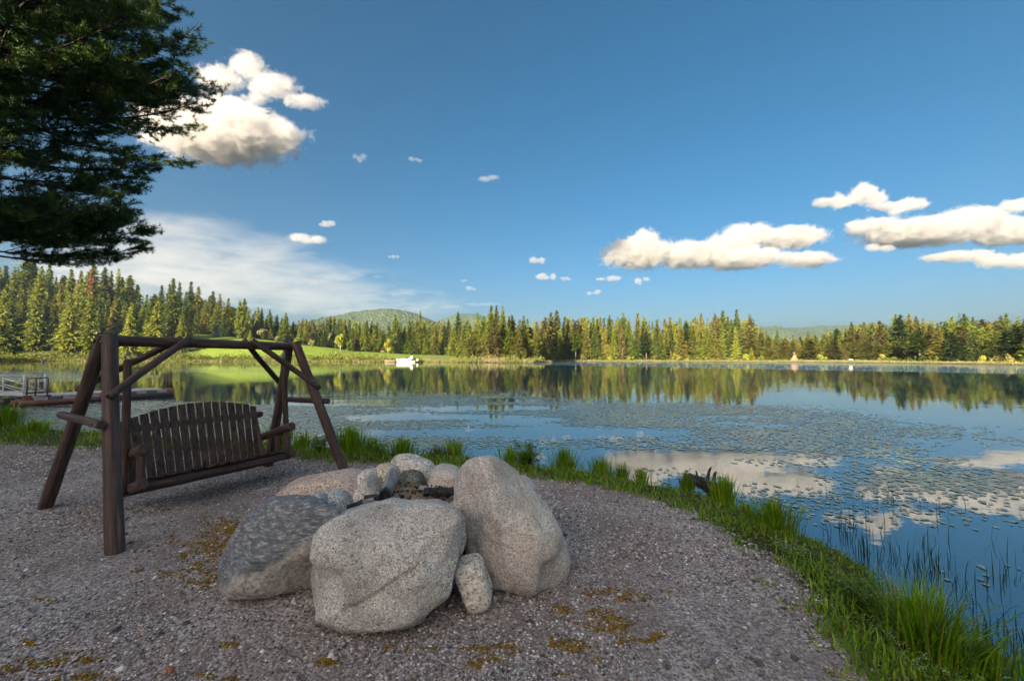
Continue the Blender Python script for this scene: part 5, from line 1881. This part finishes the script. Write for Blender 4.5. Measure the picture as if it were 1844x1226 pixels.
txy = place(1430, 14)
tep = root('tepee', Vector((txy[0], txy[1], tz(*txy))), 'orange-tan canvas tepee with crossed poles on the far meadow', 'tepee')
na = 20
tvv = []
rows_t = [(1.75, 0), (1.30, .9), (.85, 1.75), (.40, 2.55), (.22, 2.85)]
for (r_, z) in rows_t:
    for k in range(na):
        a = 2 * math.pi * k / na
        rr2 = r_ * (1 - .05 * (k % 2))
        tvv.append((rr2 * math.cos(a), rr2 * math.sin(a), z))
tqq = [(i_ * na + k, i_ * na + (k + 1) % na, (i_ + 1) * na + (k + 1) % na, (i_ + 1) * na + k) for i_ in range(4) for k in range(na)]
add('canvas_cover', new_mesh('canvas_cover', np.array(tvv), np.array(tqq), m_canvas), tep)
for k in range(9):
    a = 2 * math.pi * k / 9 + .2
    V, T, Q = tube_arrays([(1.70 * math.cos(a), 1.70 * math.sin(a), .03), (-.42 * math.cos(a), -.42 * math.sin(a), 3.95)], [.05, .04], 6)
    add('pole', new_mesh('pole', V, [np.array(T), Q], m_pole), tep)
bb = Buf(); box(bb, (-.1, -1.52, .62), (.33, 0, 0), (0, .12, .02), (0, .28, .60)); add('door_flap', bb.mesh('door_flap', m_tan_hull), tep)
for s in (-1, 1):
    bb = Buf(); box(bb, (.42 * s, -.42, 2.6), (.22, .05, 0), (0, .03, 0), (0.06 * s, .1, .36)); add('smoke_flap', bb.mesh('smoke_flap', m_canvas), tep)

wxy = place(1532, 9)
wb = root('garden_bench', Vector((wxy[0], wxy[1], tz(*wxy))), 'small white garden bench on the meadow right of the tepee', 'bench')
wc = Vector(wb.location)
X_, Y_ = Vector((1, 0, 0)), Vector((0, 1, 0))
part_box('seat', wb, wc + up * .45, X_ * .75, Y_ * .25, up * .04, m_boat)
part_box('backrest', wb, wc + up * .78 + Y_ * .24, X_ * .75, Y_ * .03, up * .25, m_boat)
for sx_ in (-1, 1):
    for sy_ in (-1, 1):
        part_box('leg', wb, wc + X_ * (.68 * sx_) + Y_ * (.2 * sy_) + up * .2, X_ * .05, Y_ * .05, up * .21, m_white_paint)


def lawn_spot(px, py):
    best = None
    for back in np.arange(3, 110, .5):
        x, y = place(px, back)
        d = abs(AT(px, py, y).z - tz(x, y))
        if best is None or d < best[0]: best = (d, x, y)
    return Vector((best[1], best[2], tz(best[1], best[2])))


pc = lawn_spot(376, 607)
pt = root('picnic_table', pc, 'grey wooden picnic table on the upper lawn near the silvery spruce', 'table')
m_pic = plain("grey_picnic_wood", (0.30, 0.27, 0.25), .8, .2, 3)
for k in range(4):
    part_box('tabletop_board', pt, pc + up * .95 + Y_ * (.24 * (k - 1.5)), X_ * 1.5, Y_ * .11, up * .04, m_pic)
for s in (-1, 1):
    part_box('seat_board', pt, pc + up * .55 + Y_ * (.85 * s), X_ * 1.5, Y_ * .15, up * .04, m_pic)
    part_box('cross_brace', pt, pc + up * .52 + X_ * (1.0 * s), X_ * .05, Y_ * .9, up * .05, m_pic)
    for s2 in (-1, 1):
        part_tube('leg', pt, [pc + X_ * (1.0 * s) + Y_ * (.8 * s2), pc + X_ * (1.0 * s) + Y_ * (.25 * s2) + up * .92], .07, m_pic, 6)
rc = lawn_spot(688, 631)
rb_ = root('park_bench', rc, 'dark red bench on the lawn beside the yellow willow bush', 'bench')
part_box('seat', rb_, rc + up * .5, X_ * .95, Y_ * .28, up * .05, m_redwood)
part_box('backrest', rb_, rc + up * .95 + Y_ * .26, X_ * .95, Y_ * .04, up * .30, m_redwood)
for s in (-1, 1):
    part_box('leg', rb_, rc + up * .22 + X_ * (.8 * s), X_ * .06, Y_ * .25, up * .24, m_redwood)

byp = ON(77, 652.5, 0)
m_blue = plain("blue_plastic", (0.05, 0.16, 0.32), .5, .15, 3)
buoy = root('mooring_buoy', byp, 'small blue mooring buoy off the left far shore', 'buoy')
part_tube('barrel', buoy, [byp - up * .2, byp + up * .1, byp + up * .9, byp + up * 1.1], [.3, .45, .45, .3], m_blue, 12)
part_tube('band', buoy, [byp + up * .3, byp + up * .5], .47, m_white_paint, 12)

# ------------------------------------------------------------------ distant hills
m_hill, nt, b = material("forested_hill")
pos = geo_pos(nt)
nh = noise(nt, pos, .02, 6, .7)
vo = nt.nodes.new('ShaderNodeTexVoronoi'); vo.inputs['Scale'].default_value = .09
nt.links.new(pos, vo.inputs['Vector'])
nt.links.new(ramp(nt, math_n(nt, 'ADD', math_n(nt, 'MULTIPLY', nh, .6), math_n(nt, 'MULTIPLY', vo.outputs['Distance'], .35)), [(.3, (0.018, 0.035, 0.012)), (.55, (0.05, 0.075, 0.022)), (.75, (0.09, 0.105, 0.035))]), b.inputs['Base Color'])
b.inputs['Roughness'].default_value = .95
nt.links.new(bump(nt, vo.outputs['Distance'], 1.0, 8.0), b.inputs['Normal'])


def hill(profile, D, depth, seed, name='hill'):
    prof = np.array(profile, float)
    pxs = np.linspace(prof[0, 0], prof[-1, 0], 160)
    ys = np.interp(pxs, prof[:, 0], prof[:, 1])
    ker = np.hanning(9); ker /= ker.sum()
    ys = np.convolve(np.pad(ys, 4, mode='edge'), ker, 'valid')
    m_ = 36
    V = []
    for j_ in range(m_):
        t = j_ / (m_ - 1)
        y = D - depth + 2 * depth * t
        prof_d = 1 - (2 * t - 1) ** 2
        x = (pxs - CX) / F_PX * D
        hh = (HORIZON - ys) / F_PX * D
        P3 = np.column_stack([x * .006, np.full_like(x, y) * .006, x * 0])
        z = hh * prof_d * (1 + .18 * fbm(P3, 4, seed) * (1 - prof_d ** 6)) + 4 * fbm(P3 * 9, 3, seed + 3) * prof_d
        V.append(np.column_stack([x, np.full_like(x, y), z]))
    n_ = len(pxs)
    i_, j_ = np.meshgrid(np.arange(m_ - 1), np.arange(n_ - 1), indexing='ij')
    Q = np.stack([i_ * n_ + j_, i_ * n_ + j_ + 1, (i_ + 1) * n_ + j_ + 1, (i_ + 1) * n_ + j_], -1).reshape(-1, 4)
    add(name, new_mesh(name, np.concatenate(V), Q, m_hill, True), kind='structure')


hill([(540, 650), (570, 600), (600, 573), (640, 562), (680, 557), (715, 557), (750, 565), (785, 580), (830, 600), (900, 650)], 1900, 420, 5)
hill([(740, 650), (775, 590), (800, 572), (830, 565), (858, 565), (890, 575), (960, 600), (1040, 650)], 2700, 420, 6)
hill([(1230, 650), (1330, 600), (1375, 588), (1400, 590), (1440, 591), (1480, 586), (1510, 588), (1560, 585), (1640, 600), (1760, 650)], 2300, 420, 7)

# ------------------------------------------------------------------ tall conifers behind the viewpoint: they shade the near shore
sb2 = Buf()
dense = [conifer_mesh(401 + k, rmax=4.4, levels=30, per=12, droop=.25, ragged=.3, power=.55, base=.03, card=1.9, q=4) for k in range(3)]
sh = Vector((SUN_DIR.x, SUN_DIR.y, 0)).normalized()
pr = Vector((sh.y, -sh.x, 0))
kq = 0
for t, w0, w1, st_ in ((46, -48, 42, 4.4), (53, -52, 46, 4.8), (60, -56, 50, 5.2)):
    w = w0
    while w < w1:
        p = sh * (t + random.uniform(-2.5, 2.5)) + pr * w
        h = random.uniform(20, 25)
        V, Q = dense[kq % 3]; kq += 1
        a = random.uniform(0, 6.283); s = h / 20
        X = V[:, 0] * math.cos(a) - V[:, 1] * math.sin(a); Y = V[:, 0] * math.sin(a) + V[:, 1] * math.cos(a)
        sb2.put(np.column_stack([X * s + p.x, Y * s + p.y, V[:, 2] * s + .2]), None, Q, np.array((.035, .065, .015)))
        V, T, Q = tube_arrays([(p.x, p.y, 0), (p.x, p.y, h * .9)], [.3, .05], 6, False)
        sb2.put(V, None, Q, np.array((.08, .05, .035)))
        w += st_ * random.uniform(.8, 1.2)
add('conifer_stand', sb2.mesh('conifer_stand', tint_material('stand_foliage', .7, None, .15, .15)), label='tall conifers behind the viewpoint whose shade covers the near shore', cat='forest', kind='stuff')

# ------------------------------------------------------------------ clouds: closed bodies of bright vapour far beyond the hills
def cloud_material(name, density, puffs=None, flat=None, amp=.9, scale=.012, stretch=(1, 1, 1), step=.5, aniso=.2, color=.82, soft=.35):
    """vapour; with puffs ((centre), (radii)) given in object space its density thins out raggedly from each puff's core"""
    m = bpy.data.materials.new(name)
    m.use_nodes = True
    nt = m.node_tree
    nt.nodes.clear()
    v = nt.nodes.new('ShaderNodeVolumePrincipled')
    v.inputs['Color'].default_value = (color, color * .995, color * .995, 1)
    v.inputs['Density'].default_value = density
    v.inputs['Anisotropy'].default_value = aniso
    o = nt.nodes.new('ShaderNodeOutputMaterial')
    nt.links.new(v.outputs[0], o.inputs['Volume'])
    if puffs:
        co = coords(nt)
        best = None
        for (c, r) in puffs:
            s1 = nt.nodes.new('ShaderNodeVectorMath'); s1.operation = 'SUBTRACT'
            nt.links.new(co, s1.inputs[0]); s1.inputs[1].default_value = tuple(c)
            s2 = nt.nodes.new('ShaderNodeVectorMath'); s2.operation = 'DIVIDE'
            nt.links.new(s1.outputs[0], s2.inputs[0]); s2.inputs[1].default_value = tuple(r)
            s3 = nt.nodes.new('ShaderNodeVectorMath'); s3.operation = 'LENGTH'
            nt.links.new(s2.outputs[0], s3.inputs[0])
            d = s3.outputs['Value']
            best = d if best is None else math_n(nt, 'SMOOTH_MIN', best, d)
            if best is not d:
                best.node.inputs[2].default_value = .25
        nz = noise(nt, mapping(nt, co, stretch), scale, 8, .70, .5)
        f = math_n(nt, 'ADD', math_n(nt, 'SUBTRACT', 1.0, best), math_n(nt, 'MULTIPLY', math_n(nt, 'SUBTRACT', nz, .5), amp * 2))
        if flat is not None:
            sp = nt.nodes.new('ShaderNodeSeparateXYZ'); nt.links.new(co, sp.inputs[0])
            f = math_n(nt, 'SUBTRACT', f, math_n(nt, 'MULTIPLY', math_n(nt, 'MAXIMUM', math_n(nt, 'SUBTRACT', flat[0], sp.outputs[2]), 0.0), flat[1]))
        mr = nt.nodes.new('ShaderNodeMapRange'); mr.interpolation_type = 'SMOOTHSTEP'
        nt.links.new(f, mr.inputs[0])
        mr.inputs[1].default_value = 0.0; mr.inputs[2].default_value = soft
        mr.inputs[3].default_value = 0.0; mr.inputs[4].default_value = density
        nt.links.new(mr.outputs[0], v.inputs['Density'])
    m.cycles.volume_step_rate = step
    return m


CD = 4200.0
KM = CD / F_PX


_b = bmesh.new()
bmesh.ops.create_icosphere(_b, subdivisions=3, radius=1)
ICO = np.array([tuple(v.co) for v in _b.verts])
_b.free()


def hull_of(groups, name):
    """closed body round each group of (centre, rx, ry, rz) balls"""
    buf = Buf()
    for balls in groups:
        bm = bmesh.new()
        pts = np.concatenate([np.array(c) + ICO * np.array([rx, ry, rz]) for (c, rx, ry, rz) in balls])
        for q_ in pts:
            bm.verts.new(q_)
        bmesh.ops.convex_hull(bm, input=list(bm.verts))
        bmesh.ops.delete(bm, geom=[v for v in bm.verts if not v.link_faces], context='VERTS')
        bmesh.ops.triangulate(bm, faces=list(bm.faces))
        bmesh.ops.recalc_face_normals(bm, faces=list(bm.faces))
        bm.verts.index_update()
        buf.put([tuple(v.co) for v in bm.verts], [[v.index for v in f.verts] for f in bm.faces])
        bm.free()
    return buf.mesh(name, None)


def cloud(label, puffs, density, seed, flat=None, amp=1.1, scale=None, depth=1.0, grow=1.5, step=.55, soft=.30, name='cloud', stretch=(1, 1, 1)):
    """puffs: (px, py, half width px, half height px)"""
    if len(puffs) <= 3 and max(p[2] for p in puffs) < 80:          # break small clouds into uneven tufts
        r = random.Random(seed)
        more = []
        for (px, py, hw, hh) in puffs:
            for k in range(4):
                more.append((px + hw * r.uniform(-.72, .72), py + hh * r.uniform(-.55, .35), hw * r.uniform(.26, .48), hh * r.uniform(.5, 1.0)))
        puffs = more
    cen = Vector(np.mean([AT(p[0], p[1], CD) for p in puffs], axis=0))
    P = []
    for (px, py, hw, hh) in puffs:
        rx, rz = hw * KM * 1.12, hh * KM * 1.12
        P.append((Vector(AT(px, py, CD)) - cen, (rx, .5 * (rx + rz) * depth, rz)))
    me = hull_of([[(c, r[0] * grow, r[1] * grow, r[2] * grow) for c, r in P]], name)
    fl = None
    if flat is not None:
        fl = (AT(puffs[0][0], flat, CD).z - cen.z, 1 / 45.0)
    msz = np.mean([r[2] for c, r in P])
    me.materials.append(cloud_material('cloud_vapour', density, P, fl, amp, scale or 1.0 / (msz * .78), stretch, step, soft=soft))
    return add(name, me, None, cen, label, 'cloud')


DN = .015
cloud('bright heaped cumulus cloud over the middle of the far forest, white on its left', [(1150, 457, 62, 25), (1160, 432, 26, 18), (1240, 460, 60, 22), (1330, 466, 70, 18), (1345, 425, 46, 20), (1420, 428, 58, 18), (1310, 442, 40, 20), (1450, 468, 50, 12)], DN, 3, 484)
cloud('grey-bottomed cloud bank at the upper right edge', [(1570, 410, 45, 14), (1660, 420, 95, 22), (1740, 402, 60, 24), (1830, 418, 70, 22), (1900, 415, 60, 22)], DN, 7, 438)
cloud('white cloud tuft above the grey-bottomed bank on the right', [(1510, 366, 38, 15), (1572, 357, 42, 19), (1628, 374, 45, 13)], DN, 9, 388)
cloud('cloud tuft at the right edge above the grey-bottomed bank', [(1815, 373, 40, 11), (1860, 370, 30, 12)], DN, 10, 384)
cloud('long grey cloud strip at the right edge below the bank', [(1720, 462, 58, 13), (1790, 466, 62, 15), (1850, 468, 50, 15)], DN, 11, 486)
cloud('small pale cloud under the left end of the grey-bottomed bank', [(1590, 447, 30, 7.2)], DN, 12, 458)
cloud('large white cumulus cloud right of the pine branches', [(400, 245, 115, 42), (330, 235, 70, 40), (420, 205, 50, 26), (495, 245, 48, 26)], DN * .7, 15, 286)
cloud('ragged white cloud above the large cumulus near the pine', [(445, 118, 30, 22), (395, 142, 42, 20), (490, 155, 44, 20), (548, 183, 36, 11), (460, 178, 22, 9)], DN * .5, 17, None, 1.15, None, .8)
cloud('small bright cloud floating alone left of centre', [(560, 430, 43, 9.4), (592, 404, 18, 5.8)], DN * .7, 19, 446)
cloud('tiny white cloud high above the middle of the lake', [(885, 322, 27, 5.0)], DN * .5, 21, None, 1.5)
cloud('tiny white cloud upper left of centre', [(646, 285, 14, 6.5)], DN * .3, 22, None, 1.5)
cloud('tiny pale cloud between the two small upper clouds', [(748, 288, 12, 5.0)], DN * .5, 23, None, 1.5)
cloud('small peach cloud left of the heaped cumulus, upper one', [(970, 468, 19, 6.5)], DN, 24, 479)
cloud('small peach cloud left of the heaped cumulus, lower one', [(985, 498, 21, 6.5), (1018, 503, 12, 4.3)], DN, 25, 509)
cloud('small grey cloud under the heaped cumulus', [(1095, 502, 21, 5.0), (1155, 506, 13, 6.5)], DN, 26, None)
cloud('small low cloud right above the point', [(1070, 527, 14, 5.0)], DN, 27, 533)
cloud('small dark cloud low over the point', [(856, 520, 18, 4.3), (835, 505, 9, 2.9)], DN * .6, 28, None)
cloud('tiny bright cloud low left of centre', [(708, 463, 11, 3.6)], DN * .7, 29, None)
veil = [(300, 480, 200, 80), (440, 505, 210, 62), (570, 535, 190, 46), (670, 556, 150, 28), (330, 415, 130, 30), (460, 455, 130, 34), (200, 520, 170, 80)]
cloud('wide grey-white veil of thin cloud spreading behind the left-hand forest', veil, .0010, 31, None, 1.25, None, .7, 1.35, .8, .9, stretch=(.4, .4, 1.9))
cloud('bright streak of thin cloud along the top of the grey veil', [(600, 500, 62, 7.2), (560, 506, 35, 7.9), (660, 498, 35, 4.3)], .0022, 33, None, 1.3, None, .8, 1.45, .7, .5)
cloud('pale cloud wisp at the end of the veil above the far hills', [(725, 525, 38, 7.9), (780, 555, 50, 5.8), (850, 548, 48, 3.6)], .0022, 35, None, 1.3, None, .8, 1.45, .7, .5)
# added clouds, out of view overhead and behind, that brighten the shaded foreground
RC = random.Random(77)
lit = [o.location.copy() for o in COL.objects if o.name.startswith('cloud')] + [Vector((x_, y_, 20)) for x_, y_ in ((-250, 250), (-100, 230), (0, 200), (100, 210), (140, 140))]
lit += [q_ + Vector((d_, 0, 0)) for q_ in lit[:8] for d_ in (-700, 700)]
over = []
made = 0
sun_az = math.degrees(SUN_AZ)
while made < 100:
    az = RC.uniform(-180, 180); el = math.degrees(math.asin(RC.uniform(.10, .98)))
    if abs(az) < 62 and el < 52: continue
    da = abs((az - sun_az + 180) % 360 - 180)
    if da < 38 and el < 62: continue
    alt = RC.uniform(1900, 2500)
    dist = min(alt / math.tan(math.radians(el)), 5200)
    alt = dist * math.tan(math.radians(el)) if dist > 5000 else alt
    if alt < 420: continue
    c = Vector((math.sin(math.radians(az)) * dist, math.cos(math.radians(az)) * dist, alt))
    rr3 = math.hypot(dist, alt) * RC.uniform(.045, .085)
    # leave the low sun's way to the clouds and woods in view open
    if any(((c - q_) - SUN_DIR * (c - q_).dot(SUN_DIR)).length < rr3 * 2.6 and (c - q_).dot(SUN_DIR) > 0 for q_ in lit): continue
    over.append([])
    for k in range(9):
        s = rr3 * RC.uniform(.45, .9)
        cc = c + Vector((RC.gauss(0, rr3 * .9), RC.gauss(0, rr3 * .9), abs(RC.gauss(0, rr3 * .25))))
        over[-1].append((cc, s, s, s * .55))
    made += 1
me2 = hull_of(over, 'clouds')
me2.materials.append(cloud_material('cloud_vapour_overhead', .010, color=.97))
add('clouds', me2, label='added unseen clouds overhead and behind the viewpoint that brighten the near shore', cat='clouds', kind='stuff')

# ------------------------------------------------------------------ the air between here and the hills
hz = Buf()
box(hz, (0, 0, 163.5), (3420, 0, 0), (0, 3420, 0), (0, 0, 166.5))
m_haze = bpy.data.materials.new("haze_air")
m_haze.use_nodes = True
nt = m_haze.node_tree
nt.nodes.clear()
v = nt.nodes.new('ShaderNodeVolumePrincipled')
v.inputs['Color'].default_value = (.50, .76, 1.0, 1)
v.inputs['Density'].default_value = .00007
v.inputs['Anisotropy'].default_value = .1
o_ = nt.nodes.new('ShaderNodeOutputMaterial')
nt.links.new(v.outputs[0], o_.inputs['Volume'])
me = hz.mesh('haze', m_haze)
add('haze', me, label='thin blue evening haze in the air before the far hills', cat='haze', kind='stuff')
